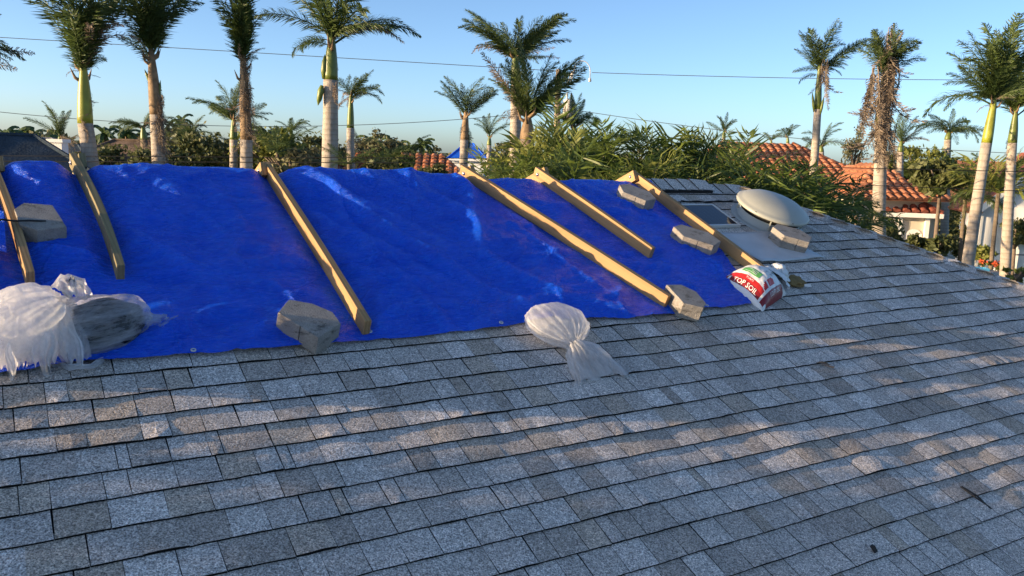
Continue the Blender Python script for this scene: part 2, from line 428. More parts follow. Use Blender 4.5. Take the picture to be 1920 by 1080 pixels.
for s_, pc in scored[:298]:
    mb = MB(); shingle_geo(mb, *pc)
    ca, cb = (pc[0]+pc[1])/2, pc[2]
    mb.v = [(v[0]-ca, v[1]-cb, v[2]) for v in mb.v]
    mb.build('shingle', [SHINGLE, SHEDGE], roof, T(ca, cb, 0))
mb = MB()
for s_, pc in scored[298:]: shingle_geo(mb, *pc)
tag(mb.build('shingle_field', [SHINGLE, SHEDGE], roof), kind='stuff')
# back slope and hip slope shingles (coarse, real steps)
def slope_courses(O, X, Yu, Nn, xlim, length):
    mb = MB(); j = 0
    while j*EXPO_B < length:
        y = length-(j+1)*EXPO_B; x0, x1 = xlim(y); a = x0
        while a < x1:
            w = rs.choice([.22, .28, .33, .25]); e = min(a+w, x1); t = rs.choice(tl)
            if e-a > .03:
                P = lambda u, v, n: tuple(RMi @ (O+X*u+Yu*v+Nn*n))
                mb.add([P(a+.002, y, 0), P(e-.002, y, 0), P(e-.002, y, .011), P(a+.002, y, .011), P(e-.002, y+EXPO_B+.03, .002), P(a+.002, y+EXPO_B+.03, .002)],
                       [(0, 1, 2, 3), (3, 2, 4, 5)], 0, None, t)
            a = e
        j += 1
    return mb
Ub = -UH*math.cos(SL)+Vector((0, 0, math.sin(SL))); Ob = Vector((Eb2.x, Eb2.y, Eb2.z))
Xb = -C; Ob = Eb1.copy()
mb = slope_courses(Ob, Xb, Ub, Xb.cross(Ub), lambda y: (y*HK, (Eb1-Eb2).length), 5.2)
Xh = (Eb1-E1).normalized(); Lh = (Eb1-E1).length
foot = E1+Xh*((Rr-E1).dot(Xh)); Uh_ = (Rr-foot); hl = Uh_.length; Uh_.normalize()
fx = (Rr-E1).dot(Xh)
m2 = slope_courses(E1, Xh, Uh_, Xh.cross(Uh_), lambda y: (fx*y/hl, Lh-(Lh-fx)*y/hl), hl)
mb.add(m2.v, m2.f); mb.col[-len(m2.v):] = m2.col
tag(mb.build('rear_shingle_field', [SHINGLE], roof), kind='stuff')
# ridge and hip caps: folded pieces
def cap(Pa, Pb, n1, n2, name, w=.145, lift=.014):
    """one folded cap shingle from Pa to Pb, leaning on planes with in-plane side directions n1 and n2"""
    d = (Pb-Pa).normalized(); up = Vector((0, 0, 1)); mb = MB(); vs = []
    for P, z in ((Pa, lift+.012), (Pb+d*.05, lift)):
        vs += [P+n1*w+up*z*.8, P+up*(z+.012), P+n2*w+up*z*.8]
    vs += [vs[0]-up*.012, vs[1]-up*.014, vs[2]-up*.012]
    O = (Pa+Pb)/2
    mb.add([tuple(v-O) for v in vs], [(0, 1, 4, 3), (1, 2, 5, 4), (0, 6, 7, 1), (1, 7, 8, 2)], 0, None, rs.choice(tl))
    mb.m[-1] = mb.m[-2] = 1
    R3 = RMi.copy(); R3.translation = RMi @ O
    return mb.build(name, [SHINGLE, SHEDGE], roof, R3)
n_front = -U; n_back = (-Ub)
# hip caps from the eave up
hipd = (Rr-E1).normalized(); nc = int((Rr-E1).length/.145)
sideF = (-C + 0*U); sideF = (rp(0, 0)-rp(1, 0)).normalized(); sideH = (Xh)
sf = (-(C) - hipd*(-(C)).dot(hipd)).normalized()
sf = (sf - N*sf.dot(N)).normalized()
Nh = Xh.cross(Uh_); sh = (Xh - hipd*Xh.dot(hipd)).normalized(); sh = (sh-Nh*sh.dot(Nh)).normalized()
for i in range(nc):
    P = E1+hipd*(i*.145)
    cap(P, P+hipd*.145, sf, sh, 'hip_cap', .135)
# ridge caps, right part (the left part lies under the tarp); lifted course beside the tarp
a = 5.80
while a > A_L:
    Pa = rp(a, B_RIDGE); Pb = rp(a-.145, B_RIDGE)
    lf = .05 if 4.75 < a < 5.42 else .012
    if not (-1.0 < a < 4.6): cap(Pb, Pa, n_front, n_back, 'ridge_cap', .15, lf)
    a -= .145
mb = MB(); mb.box(4.8, 5.38, B_RIDGE-.142, B_RIDGE-.02, .012, .036); mb.build('ridge_vent', BLACK, roof)

# ------------------------------------------------------------------ tarp
FOLDS = [(1.72, 4.95, 2.50, 3.95, .020, .06), (1.62, 4.5, 2.30, 3.55, .016, .05), (.75, 5.0, 1.2, 4.1, .012, .05), (2.45, 5.0, 2.9, 4.0, .018, .06), (.2, 3.7, .9, 3.3, .014, .05), (1.76, 5.03, 2.08, 4.25, .022, .045), (2.08, 4.25, 2.43, 3.60, .020, .05), (2.43, 3.60, 2.63, 3.29, .014, .05),
         (1.9, 4.9, 1.86, 4.0, .012, .04), (1.88, 4.01, 2.01, 3.42, .014, .035), (2.01, 3.42, 2.06, 3.18, .016, .04),
         (2.99, 4.98, 2.61, 3.96, .022, .06), (2.61, 3.96, 2.90, 3.43, .016, .05), (2.90, 3.43, 3.33, 3.17, .016, .05), (3.05, 4.9, 3.2, 3.9, .014, .04),
         (2.9, 4.6, 3.3, 3.3, .010, .03), (.05, 5.02, .33, 4.57, .015, .04), (.59, 4.32, .94, 3.75, .012, .04), (1.1, 4.9, 1.3, 3.9, .014, .06),
         (.62, 3.88, 1.3, 3.84, .010, .018), (.16, 4.15, .55, 3.95, .018, .03), (.9, 4.6, .8, 3.6, .010, .05), (1.0, 3.2, 1.5, 3.75, .010, .05),
         (2.2, 4.9, 2.75, 4.3, .012, .05), (3.4, 3.9, 4.0, 3.6, .010, .04), (3.7, 4.6, 4.4, 4.3, .012, .04), (4.0, 4.9, 4.5, 4.2, .012, .04),
         (3.2, 4.7, 3.7, 4.5, .010, .03), (2.2, 3.2, 2.7, 3.4, .020, .05), (.5, 3.3, 1.1, 3.6, .010, .04), (1.5, 3.9, 2.2, 3.6, .012, .04)]
BEAM_A = [.10, .48, 1.52, 3.58, 3.90, 4.74]
BEAMS = [(.117, 3.80, -.012, 5.04), (.502, 3.83, .406, 5.11), (1.552, 3.21, 1.522, 5.05), (3.557, 3.22, 2.976, 5.06), (3.869, 3.80, 3.640, 5.07), (4.655, 3.48, 4.605, 5.06)]
def tarp_h(a, b):
    h = .014 + .026*max(0, fn(a, b, 2, 1.6)) + .014*fn(a, b, 9, 3.7) + .0075*fn(a*1.0, b*2.2, 4, 5.5) + .0036*fn(a*1.2, b*3, 8, 11) + .002*fn(a*1.6+b, b*2-a*.6, 12, 21)
    wa, wb = a+.10*fn(a, b, 1, 1.7), b+.10*fn(a, b, 6, 1.7)
    for sc_, am, se in ((1.5, .018, 3), (3.1, .012, 13), (6.3, .0065, 23), (11.5, .0035, 33)):
        rg = 1-abs(noise.noise(Vector(((wa*.55+wb*.25)*sc_, (wb*.8-wa*.35)*sc_*1.3, se))))*2.4
        if rg > 0: h += am*rg**5
    for (a0, b0, a1, b1, hh, ww) in FOLDS:
        dx, dy = a1-a0, b1-b0; L2 = dx*dx+dy*dy; t = max(0, min(1, ((a-a0)*dx+(b-b0)*dy)/L2))
        wob = .03*fn(t*3, a0*7, b0*5)
        px_, py_ = a0+dx*t+wob, b0+dy*t
        d = math.hypot(a-px_, b-py_)/ww
        if d < 3: h += 1.5*hh*math.exp(-d*d*.9)*(math.sin(math.pi*min(1, max(0, t*.9+.08)))**.5)
    # hump over the ridge on the left half
    r = math.exp(-((b-4.97)/.30)**2)
    h += r*(.055*max(0, min(1, (3.3-a)/.8)) + .008)
    # fold step where the upper sheet ends
    h += .011*max(0, min(1, (b-3.862-.012*fn(a, 0, 1, 2))/.012))
    for bb, b0, bt, b1 in BEAMS:
        ba = bb+(bt-bb)*(b-b0)/(b1-b0)
        if b0-.1 < b < b1+.1:
            k = math.exp(-((a-ba-.019)/.075)**2); h = h*(1-k*.85)+.008*k
    return max(.0165, h+.004) + max(0, wav(a, b)) + .004
def edge_b(a):
    e = 3.165+.012*math.sin(a*3.1)+.012*fn(a, 0, 3, 2.5)
    e += .035*math.exp(-((a-2.62)/.16)**2) + .012*math.exp(-((a-1.62)/.12)**2) - .02*math.exp(-((a-3.25)/.2)**2)
    return e
def right_a(b):
    pts = [(3.14, 4.28), (3.5, 4.50), (3.67, 4.56), (3.86, 4.64), (4.06, 4.66), (4.5, 4.66), (4.77, 4.72), (4.97, 4.76), (6.5, 4.8)]
    for (b0, a0), (b1, a1) in zip(pts, pts[1:]):
        if b <= b1: return a0+(a1-a0)*max(0, (b-b0))/(b1-b0)
    return pts[-1][1]
tarp = empty('blue_tarp', 'large wrinkled blue tarp spread over the roof ridge under timber battens', 'tarp', RM @ T(2, 4, 0))
TI = T(-2, -4, 0)
mb = MB(); NA, NB = 460, 200; vs = []; fs = []
UbL = (RMi.to_3x3() @ (-Ub)); 
for j in range(NB+1):
    v = j/NB
    for i in range(NA+1):
        u = i/NA
        bl = 3.16+(5.95-3.16)*v
        ra = right_a(min(bl, 4.97)); a = -1.3+(ra+1.3)*u
        eb = edge_b(a); b = eb+(5.95-eb)*v
        if b <= B_RIDGE:
            h = tarp_h(a, b); vs.append((a, b, h))
        else:
            q = b-B_RIDGE; h = tarp_h(a, b); P = Vector((a, B_RIDGE, 0)) + UbL*q; nn = Vector((0, UbL.z*-1, UbL.y)).normalized()
            k = min(1, q/.25); nn = Vector((0, 0, 1)).lerp(nn, k).normalized(); P += nn*h*(1)
            vs.append(tuple(P))
for j in range(NB):
    for i in range(NA):
        a_ = j*(NA+1)+i; fs.append((a_, a_+1, a_+NA+2, a_+NA+1))
mb.add(vs, fs, 0, TI)
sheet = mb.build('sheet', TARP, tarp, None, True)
# grommets
for px, py in ((365, 670), (693, 624), (945, 617), (1335, 585)):
    a, b = ab(px, py, .02); b = max(b, edge_b(a)+.022)
    mb = MB(); mb.lathe([(.006, .002), (.007, .004), (.010, .0045), (.0125, .003), (.013, 0)], 14)
    mb.build('grommet', ALU, tarp, TI @ T(a, b, tarp_h(a, b)+.001), True)
# loose flap and pale under-sheet at the far left
fl = empty('folded_tarp_corner', 'loose folded blue tarp corner tied with black cord around the leftmost timber', 'tarp corner', RM @ T(0, 4.15, .02))
mb = MB(); vs = []; fs = []
for j in range(15):
    v = j/14
    for i in range(15):
        u = i/14
        x = -.32+.37*u; y = .16-.34*v*(1-.35*(1-u))+.03*math.sin(u*9)
        z = .075+.035*math.sin(u*7+v*4)*math.sin(math.pi*min(1, v+.15))+.02*fn(u*4, v*4)-.03*v+.04*u
        vs.append((x, y, z))
for j in range(14):
    for i in range(14): a_ = j*15+i; fs.append((a_, a_+1, a_+16, a_+15))
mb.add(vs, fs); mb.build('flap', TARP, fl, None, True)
mb = MB(); mb.tube([(-.02, .04, .12), (.04, .05, .145), (.09, .06, .13), (.16, .09, .115), (.23, .10, .105)], .0045, 6)
mb.build('cord', CABLE, fl, None, True)
mb = MB(); mb.lathe([(.008, .0), (.010, .004), (.016, .004), (.018, 0)], 14); mb.build('grommet', ALU, fl, T(.0, .045, .13) @ Matrix.Rotation(.5, 4, 'X'), True)
mb = MB(); vs = []; fs = []
for j in range(13):
    for i in range(9):
        u = i/8; v = j/12; vs.append((-.60+.60*u-.10*v*v, .10-.62*v, .05+.02*fn(u*3, v*5)+.012*math.sin(v*14)))
for j in range(12):
    for i in range(8): a_ = j*9+i; fs.append((a_, a_+1, a_+10, a_+9))
mb.add(vs, fs)
o = mb.build('plastic_sheet', mat('pale_blue_sheet', (.34, .44, .56), .4, .4, 0, 7, .2, .01, 9), None, RM @ T(0, 4.12, .02), True)
tag(o, 'pale blue-grey plastic sheet peeking out beside the leftmost timber', 'plastic sheet')

# ------------------------------------------------------------------ timber braces
BH, BW = .089, .038
def plank(a0, a1, b0, b1, n0, n1, bev=.0035):
    me = MB(); me.box(a0, a1, b0, b1, n0, n1)
    return me
def beveled(mb, name, mats, parent, M=None, w=.003, seg=2, smooth=False):
    o = mb.build(name, mats, parent, M, smooth)
    bv = o.modifiers.new('bevel', 'BEVEL'); bv.width = w; bv.segments = seg; bv.limit_method = 'ANGLE'
    return o
labs = ['leftmost timber batten, half hidden by the folded tarp corner', 'dark timber batten second from left, with a thin sunlit streak, right of the pale block',
        'long timber batten standing right of the block on the lower tarp', 'long sunlit timber batten ending at the concrete block on the tarp edge',
        'short timber batten parallel and right of the long sunlit one', 'rightmost timber batten with a saw cut, ending at the soil bag']
for i, (a0, b0, a1_, b1) in enumerate(BEAMS):
    base = tarp_h(a0+.02, (b0+b1)/2)
    t = empty('timber_brace', labs[i], 'timber', RM @ T(a0, b0, .016) @ RZ(math.atan2(a0-a1_, b1-b0)), 'timber battens holding the tarp down')
    WD = WOOD if i in (0, 2, 3, 5) else (WOODG if i == 1 else WOOD)
    L = math.hypot(b1-b0, a1_-a0)
    # slightly bowed board made of segments
    mb = MB(); vs = []; fs = []; ns = 24; bow = (.012, .022, .006, .0, .004, .0)[i]
    for s in range(ns+1):
        y = L*s/ns; x = bow*math.sin(math.pi*s/ns); z = .004*math.sin(math.pi*s/ns)
        if i == 2: x += .0
        vs += [(x, y, z), (x+BW, y, z), (x+BW, y, z+BH), (x, y, z+BH)]
    for s in range(ns):
        o = s*4
        for k in range(4): fs.append((o+k, o+(k+1) % 4, o+4+(k+1) % 4, o+4+k))
    fs += [(0, 3, 2, 1), (ns*4, ns*4+1, ns*4+2, ns*4+3)]
    mb.add([(v[0], v[1], v[2]) for v in vs], [tuple(reversed(f)) for f in fs[:-2]]+[tuple(reversed(f)) for f in fs[-2:]])
    tilt = Matrix.Rotation((0, .004, .004, .006, .004, .0)[i], 4, 'X')
    beveled(mb, 'board', WD, t, tilt)
    # rear board, lying down the far slope, bolted to the side of the front board
    side = -1 if i in (2, 5) else 1
    off = BW+.001 if side == 1 else -BW-.001
    ang = math.pi-2*SL
    pivot = T(off, L-.045, .045)
    Rr_ = pivot @ Matrix.Rotation(-(2*SL), 4, 'X') @ T(0, -.045, -.045)
    mb = MB(); mb.box(0, BW, -.012, 1.15, 0, BH)
    beveled(mb, 'rear_board', WOOD if i != 1 else WOODG, t, Rr_)
    mb = MB(); hx = -.002 if side == 1 else off-.002
    mb.lathe([(.0, .006), (.006, .006), (.009, .003), (.009, 0), (.015, -.0005), (.015, -.002)], 12)
    mb.build('bolt', BOLT, t, T(hx, L-.045, .052) @ Matrix.Rotation(-math.pi/2, 4, 'Y'), True)
t_ = MB(); t_.tube([(4.80, 5.00, .10), (4.86, 5.05, .17), (4.93, 5.10, .24)], [.0025, .002, .0012], 5)
tag(t_.build('cable_tie', CABLE, None, RM), 'thin black cable tie tail sticking up from the rightmost timber apex', 'cable tie')

# ------------------------------------------------------------------ concrete blocks
def hexb(pl, pr, n, L, Wd):
    A, B = ab(*pl, n), ab(*pr, n); cx, cy = (A[0]+B[0])/2, (A[1]+B[1])/2; w = math.atan2(B[1]-A[1], B[0]-A[0])
    return [(cx+x*L*math.cos(w)-y*Wd*math.sin(w), cy+x*L*math.sin(w)+y*Wd*math.cos(w), 0) for x, y in ((-.5, .0), (-.36, .42), (.22, .5), (.5, .12), (.36, -.45), (-.26, -.5))]
def block(pts, h, n0, label, seed):
    P = [ab(x, y, n0+h) for x, y in pts] if not isinstance(pts, list) or len(pts[0]) == 2 else [(x, y) for x, y, _ in pts]
    ca = sum(p[0] for p in P)/len(P); cb = sum(p[1] for p in P)/len(P)
    P = [(p[0]-ca, p[1]-cb) for p in P]
    ar = sum(P[i][0]*P[(i+1) % len(P)][1]-P[(i+1) % len(P)][0]*P[i][1] for i in range(len(P)))
    if ar < 0: P.reverse()
    t = empty('concrete_block', label, 'block', RM @ T(ca, cb, n0), 'concrete blocks weighing down the roof')
    rr = random.Random(seed); n = len(P); mb = MB()
    # subdivide the outline, roughen it
    Q = []
    imax = max(range(n), key=lambda q: (math.hypot(P[(q+1) % n][0]-P[q][0], P[(q+1) % n][1]-P[q][1]) if P[q][0]+P[(q+1) % n][0]+P[q][1]+P[(q+1) % n][1] < .02 else 0))
    for i in range(n):
        a, b = P[i], P[(i+1) % n]; L = math.hypot(b[0]-a[0], b[1]-a[1]); m = max(1, int(L/.03))
        for k in range(m):
            Q.append((a[0]+(b[0]-a[0])*k/m, a[1]+(b[1]-a[1])*k/m))
            if i == imax and k == m//2:
                for t_, inn in ((-.004, 1), (0, .94), (.004, 1)):
                    f_ = (k+.5)/m+t_/L; Q.append(((a[0]+(b[0]-a[0])*f_)*inn, (a[1]+(b[1]-a[1])*f_)*inn))
    m = len(Q); vs = []
    lev = [(0, 1.0), (.35, 1.005), (.7, 1.0), (.95, .997), (1, .978)]
    for z, s in lev:
        for x, y in Q:
            j = .002*fn(x*30+seed, y*30, z*4)
            L = math.hypot(x, y); f = s + j/L
            vs.append((x*f, y*f, z*h))
    vs.append((0, 0, h)); vs.append((0, 0, 0)); fs = []
    for l in range(len(lev)-1):
        for k in range(m): fs.append((l*m+k, l*m+(k+1) % m, (l+1)*m+(k+1) % m, (l+1)*m+k))
    for k in range(m): fs.append(((len(lev)-1)*m+k, (len(lev)-1)*m+(k+1) % m, len(vs)-2)); fs.append((k, len(vs)-1, (k+1) % m))
    mb.add(vs, fs); mb.build('block_body', PAVER, t)
    # scored groove on the front face: two thin dark chamfered strips
    return t, P
block([(26.5, 392), (44.5, 380), (98.7, 384), (125, 424.4), (69.8, 431.7), (37.3, 420.8)], .095, .03, 'large pale concrete block beside the leftmost timber, high on the tarp', 1)
block([(541.5, 561), (586, 569), (625, 585.6), (639, 606), (596.5, 633.7), (521, 585.6)], .098, .022, 'grey stained concrete block on the lower tarp left of the long timber foot', 2)
block(hexb((1163, 353), (1223, 378), .105, .31, .23), .10, .03, 'small concrete block close under the ridge beside the rightmost timber', 3)
block(hexb((1268, 433), (1342, 458), .10, .36, .23), .095, .03, 'pale concrete block leaning against the middle of the rightmost timber', 4)
block(hexb((1451, 430), (1519, 450), .11, .33, .24), .11, .018, 'rough concrete block sitting on the pale metal sheet below the roof vent', 5)
block([(1249.5, 533.4), (1276.5, 533.2), (1305.6, 546.7), (1324, 568.6), (1318.8, 577.2), (1282, 568.6)], .105, .018, 'sunlit concrete block on the tarp bottom edge at the foot of a timber', 6)

# ------------------------------------------------------------------ pale metal sheet
mb = MB(); vs = []; fs = []
c4 = [ab(1340, 442), ab(1445, 438), ab(1545, 488), ab(1425, 497)]
for j in range(13):
    for i in range(17):
        u = i/16; v = j/12
        a = (c4[0][0]*(1-u)+c4[1][0]*u)*(1-v)+(c4[3][0]*(1-u)+c4[2][0]*u)*v
        b = (c4[0][1]*(1-u)+c4[1][1]*u)*(1-v)+(c4[3][1]*(1-u)+c4[2][1]*u)*v
        z = .020+.006*fn(u*4, v*4)+.012*max(0, math.sin(u*8+1))*v**3
        vs.append((a-5.2, b-3.9, z))
for j in range(12):
    for i in range(16): a_ = j*17+i; fs.append((a_, a_+1, a_+18, a_+17))
mb.add(vs, fs); o = mb.build('metal_sheet', SHEETM, None, RM @ T(5.2, 3.9, 0), True)
sm = o.modifiers.new('thick', 'SOLIDIFY'); sm.thickness = .004
tag(o, 'pale blue-grey flashing sheet lying on the shingles right of the rightmost timber', 'metal sheet')

# ------------------------------------------------------------------ vent
va, vb = 5.56, 4.31
vent = empty('roof_vent', 'round grey-green domed attic fan vent on the shingles near the hip', 'roof vent', RM @ T(va, vb, .012))
mb = MB(); mb.lathe([(.315, 0), (.315, .006), (.27, .010), (.262, .012), (.26, .075)], 40); mb.build('base_flange', VENTB, vent, None, True)
mb = MB(); mb.lathe([(.225, .01), (.225, .18)], 40); mb.build('mesh_screen', BLACK, vent, None, True)
for k in range(4):
    w = math.pi/4+k*math.pi/2; mb = MB(); mb.box(-.012, .012, -.004, .004, 0, .13)
    mb.build('bracket', VENT, vent, T(.272*math.cos(w), .272*math.sin(w), .03) @ RZ(w) @ Matrix.Rotation(-.25, 4, 'Y'))
mb = MB(); mb.lathe([(.335, .115), (.345, .112), (.348, .118), (.345, .135), (.330, .147), (.318, .150), (.300, .166), (.25, .195), (.19, .215), (.12, .228), (.05, .233), (.001, .234)], 48)
mb.build('dome', VENT, vent, T(0, 0, .022) @ Matrix.Diagonal((.9, .9, .86, 1)), True)
for k in range(6):
    w = .3+k*math.pi/3; mb = MB(); mb.lathe([(.007, 0), (.006, .003), (.001, .0045)], 8); mb.build('screw', BLACK, vent, T(.306*math.cos(w), .306*math.sin(w), .140))
# solar panel
pa, pb = 4.95, 4.40
sp = empty('solar_panel', 'small flat solar panel with pale frame lying beside the roof vent', 'solar panel', RM @ T(pa, pb, .012) @ RZ(0))
mb = MB(); w2, h2 = .19, .165
mb.box(-w2, w2, -h2, h2, .004, .022); mb.build('glass', PVGLASS, sp)
mb = MB(); mb.box(-w2-.018, w2+.018, -h2-.018, -h2, 0, .026); mb.box(-w2-.018, w2+.018, h2, h2+.018, 0, .026); mb.box(-w2-.018, -w2, -h2, h2, 0, .026); mb.box(w2, w2+.018, -h2, h2, 0, .026)
beveled(mb, 'frame', ALU, sp, None, .002)
for k in range(7):
    mb = MB(); x = -w2+.05*(k+.6); mb.box(x-.0006, x+.0006, -h2+.004, h2-.004, .0222, .0225); mb.build('busbar', SLATE, sp)
mb = MB(); pts = []
for k in range(25):
    u = k/24; pts.append((4.80+.68*u, 4.66+.012*math.sin(u*9)+.10*max(0, .12-u)*-6, .020+.006*math.sin(u*20)))
mb.tube(pts, .005, 6); tag(mb.build('vent_cable', CABLE, None, RM, True), 'thin black cable running from the solar panel to the roof vent', 'cable')

# ------------------------------------------------------------------ debris on the shingles
mb = MB(); p0, p1 = ab(1800, 915, .01), ab(1857, 957, .01)
for o_ in (-.008, .004):
    mb.tube([(p0[0]+o_, p0[1], .022), ((p0[0]+p1[0])/2+o_*2, (p0[1]+p1[1])/2, .028), (p1[0]-o_, p1[1], .02)], [.003, .005, .002], 6)
tag(mb.build('dead_twig', CABLE, None, RM), 'dry dark twig lying on the shingles at lower right', 'twig')
q = ab(1635, 1033, .01); mb = MB(); mb.add([(-.012, -.02, .018), (.015, -.017, .02), (.013, .02, .03), (-.014, .015, .03), (0, 0, .042)], [(0, 1, 4), (1, 2, 4), (2, 3, 4), (3, 0, 4), (3, 2, 1, 0)])
tag(mb.build('tar_chip', BLACK, None, RM @ T(q[0], q[1], 0)), 'small black chip of roofing tar on the lower right shingles', 'tar chip')
q = ab(1545, 685, .01); mb = MB()
mb.add([(-.045, .03, .018), (-.01, .018, .03), (.05, -.02, .02), (.0, -.012, .024)], [(0, 3, 2, 1)]); mb.add([(-.03, .01, .017), (.03, -.05, .02), (.038, -.045, .03)], [(0, 1, 2)])
tag(mb.build('dry_leaf', BARK, None, RM @ T(q[0], q[1], 0)), 'curled dark dry leaf on the shingles right of the soil bag', 'leaf')
# ------------------------------------------------------------------ bags
def disp(v, s, amt, off=0):
    return noise.fractal(Vector((v[0]*s+off, v[1]*s, v[2]*s)), 1.0, 2.0, 4)*amt
# tied clear bag in the middle: bulb, neck, flared skirt, axis pointing down the slope
bg_ = empty('tied_plastic_bag', 'tied white translucent plastic bag with flared skirt on the tarp bottom edge', 'plastic bag', RM @ T(2.66, 2.93, .0) @ RZ(rad(4)))
def bag_surface(prof, nang, fold, seed, flat=.62):
    """prof: list of (y along the slope, half width, height, fold depth)"""
    vs = []; fs = []; n = len(prof)
    for i, (y, w, h, fd, zc) in enumerate(prof):
        for k in range(nang):
            t = 2*math.pi*k/nang
            r = 1+fd*(fn(math.cos(t)*3.2, math.sin(t)*3.2, seed+i*.05)*1.9+fn(math.cos(t)*8, math.sin(t)*8, seed+i*.06)*1.5+fn(math.cos(t)*17, math.sin(t)*17, seed+i*.1)*.8)
            x = w*r*math.cos(t); z = zc+h*r*math.sin(t)
            if z < .004: z = .004+.1*(z-.004)*0
            vs.append((x+.01*fn(i*.5, k, seed), y+.012*fn(t*2, i*.3, seed), z))
    for i in range(n-1):
        for k in range(nang): fs.append((i*nang+k, i*nang+(k+1) % nang, (i+1)*nang+(k+1) % nang, (i+1)*nang+k))
    return vs, fs
def smooth_prof(keys, n):
    out = []
    for i in range(n):
        t = i/(n-1)*(len(keys)-1); k = min(int(t), len(keys)-2); f = t-k; f = f*f*(3-2*f)*.5+f*.5
        out.append(tuple(keys[k][j]*(1-f)+keys[k+1][j]*f for j in range(len(keys[0]))))
    return out
keys = [(.33, .01, .01, 0, .05), (.315, .09, .05, .05, .055), (.26, .155, .075, .06, .07), (.17, .195, .085, .08, .08), (.08, .175, .075, .12, .075),
        (.02, .10, .05, .18, .06), (-.015, .035, .03, .2, .05)]
vs, fs = bag_surface(smooth_prof(keys, 26), 96, .1, 3)
mb = MB(); mb.add(vs, fs); o = mb.build('bulb', FILM3, bg_, None, True)
keys = [(-.012, .034, .03, .2, .05), (-.03, .045, .035, .22, .052), (-.075, .085, .045, .20, .052), (-.14, .115, .042, .16, .045), (-.21, .140, .028, .16, .032), (-.27, .165, .014, .20, .018)]
vs, fs = bag_surface(smooth_prof(keys, 18), 96, .1, 5)
vs = [(v[0], v[1]-(.045*fn(v[0]*9, 1, 2)+.02*abs(math.sin(v[0]*30)))*max(0, (-v[1]-.16)/.11), v[2]) for v in vs]
mb = MB(); mb.add(vs, fs); mb.build('skirt', FILM3, bg_, None, True)
keys = [(.25, .01, .01, 0, .045), (.22, .08, .035, .1, .045), (.14, .12, .045, .1, .05), (.07, .07, .035, .1, .045), (.05, .01, .01, 0, .04)]
vs, fs = bag_surface(smooth_prof(keys, 12), 30, .1, 8)
mb = MB(); mb.add(vs, fs); mb.build('crumpled_lining', FILM, bg_, None, True)
mb = MB(); mb.tube([(.036*math.cos(t*.6), -.014+.004*math.sin(t), .05+.031*math.sin(t*.6)) for t in range(12)], .004, 6); mb.build('tie', FILM2, bg_, None, True)

# big torn bag at the left
b2 = empty('torn_plastic_bag', 'big torn white plastic bag with black contents showing, at the lower left of the tarp', 'plastic bag', RM @ T(.24, 3.36, .0))
def blob(cx, cy, cz, rx, ry, rz, seed, amt, nu=56, nv=36, floor=.004, fine=0, pinch=None):
    vs = []; fs = []
    for j in range(nv+1):
        ph = math.pi*j/nv
        for i in range(nu):
            th = 2*math.pi*i/nu
            d = Vector((math.sin(ph)*math.cos(th), math.sin(ph)*math.sin(th), math.cos(ph)))
            r = 1+amt*fn(d.x*1.6, d.y*1.6, d.z*1.6+seed)*1.6+amt*.5*fn(d.x*4, d.y*4, d.z*4+seed)
            if fine: r += fine*(1-abs(fn(d.x*5, d.y*5, d.z*5+seed*2))*3.0)
            if pinch:
                pd = max(0, d.dot(pinch)); e1 = pinch.orthogonal().normalized(); e2 = pinch.cross(e1)
                fi = math.atan2(d.dot(e2), d.dot(e1))
                cf, sf_ = math.cos(fi), math.sin(fi)
                r += (.075*fn(cf*4.5, sf_*4.5, pd*.8)+.05*fn(cf*11, sf_*11, pd*1.2+7))*(.4+.9*pd) - .10*pd**6
                r += .030*(.5-abs(fn(d.x*5, d.y*5, d.z*5)))*1.2+.016*(.4-abs(fn(d.x*12, d.y*12, d.z*12)))
            vs.append((cx+rx*r*d.x, cy+ry*r*d.y, max(floor, cz+rz*r*d.z)))
    for j in range(nv):
        for i in range(nu): fs.append((j*nu+i, j*nu+(i+1) % nu, (j+1)*nu+(i+1) % nu, (j+1)*nu+i))
    return vs, fs
mb = MB(); vs, fs = blob(.12, -.02, .075, .215, .125, .105, 3, .10); mb.add(vs, fs); mb.build('contents', DARKBAG, b2, RZ(.25), True)
mb = MB(); vs, fs = blob(.13, -.01, .08, .245, .150, .125, 6, .08, 80, 50, .004, .02); mb.add(vs, fs); mb.build('clear_wrap', FILM2, b2, RZ(.25), True)
mb = MB(); vs, fs = blob(-.15, .03, .115, .225, .175, .160, 12, .08, 150, 90, .004, .0, Vector((.75, .1, .6)).normalized()); mb.add(vs, fs); mb.build('milky_wrap', FILM, b2, RZ(.15), True)
def ribbon(pts, ws, seed, crumple=.02, nx=9):
    """crumpled strip following pts"""
    vs = []; fs = []; pts = [Vector(p) for p in pts]; n = 22
    for i in range(n):
        t = i/(n-1)*(len(pts)-1); k = min(int(t), len(pts)-2); f = t-k
        P = pts[k].lerp(pts[k+1], f); d = (pts[k+1]-pts[k]).normalized(); w = ws[k]*(1-f)+ws[k+1]*f
        s = d.cross(Vector((0, 0, 1)));  s = s.normalized() if s.length > .2 else Vector((1, 0, 0)); nn = s.cross(d)
        for q in range(nx):
            u = q/(nx-1)*2-1
            hgt = crumple*(math.sin(u*6+seed+i*.3)*.6+fn(u*3, i*.35, seed)*1.8)
            p = P+s*w*u*(1+.18*fn(i*.3, u, seed+4))+nn*(hgt+.02*(1-u*u))
            vs.append((p.x, p.y, max(.006, p.z)))
    for i in range(n-1):
        for q in range(nx-1): a_ = i*nx+q; fs.append((a_, a_+1, a_+nx+1, a_+nx))
    mb = MB(); mb.add(vs, fs); return mb
ribbon([(.10, .10, .16), (.05, .16, .22), (.0, .10, .25), (.04, .02, .23)], [.02, .06, .05, .02], 2, .02).build('knot_tail', FILM, b2, None, True)
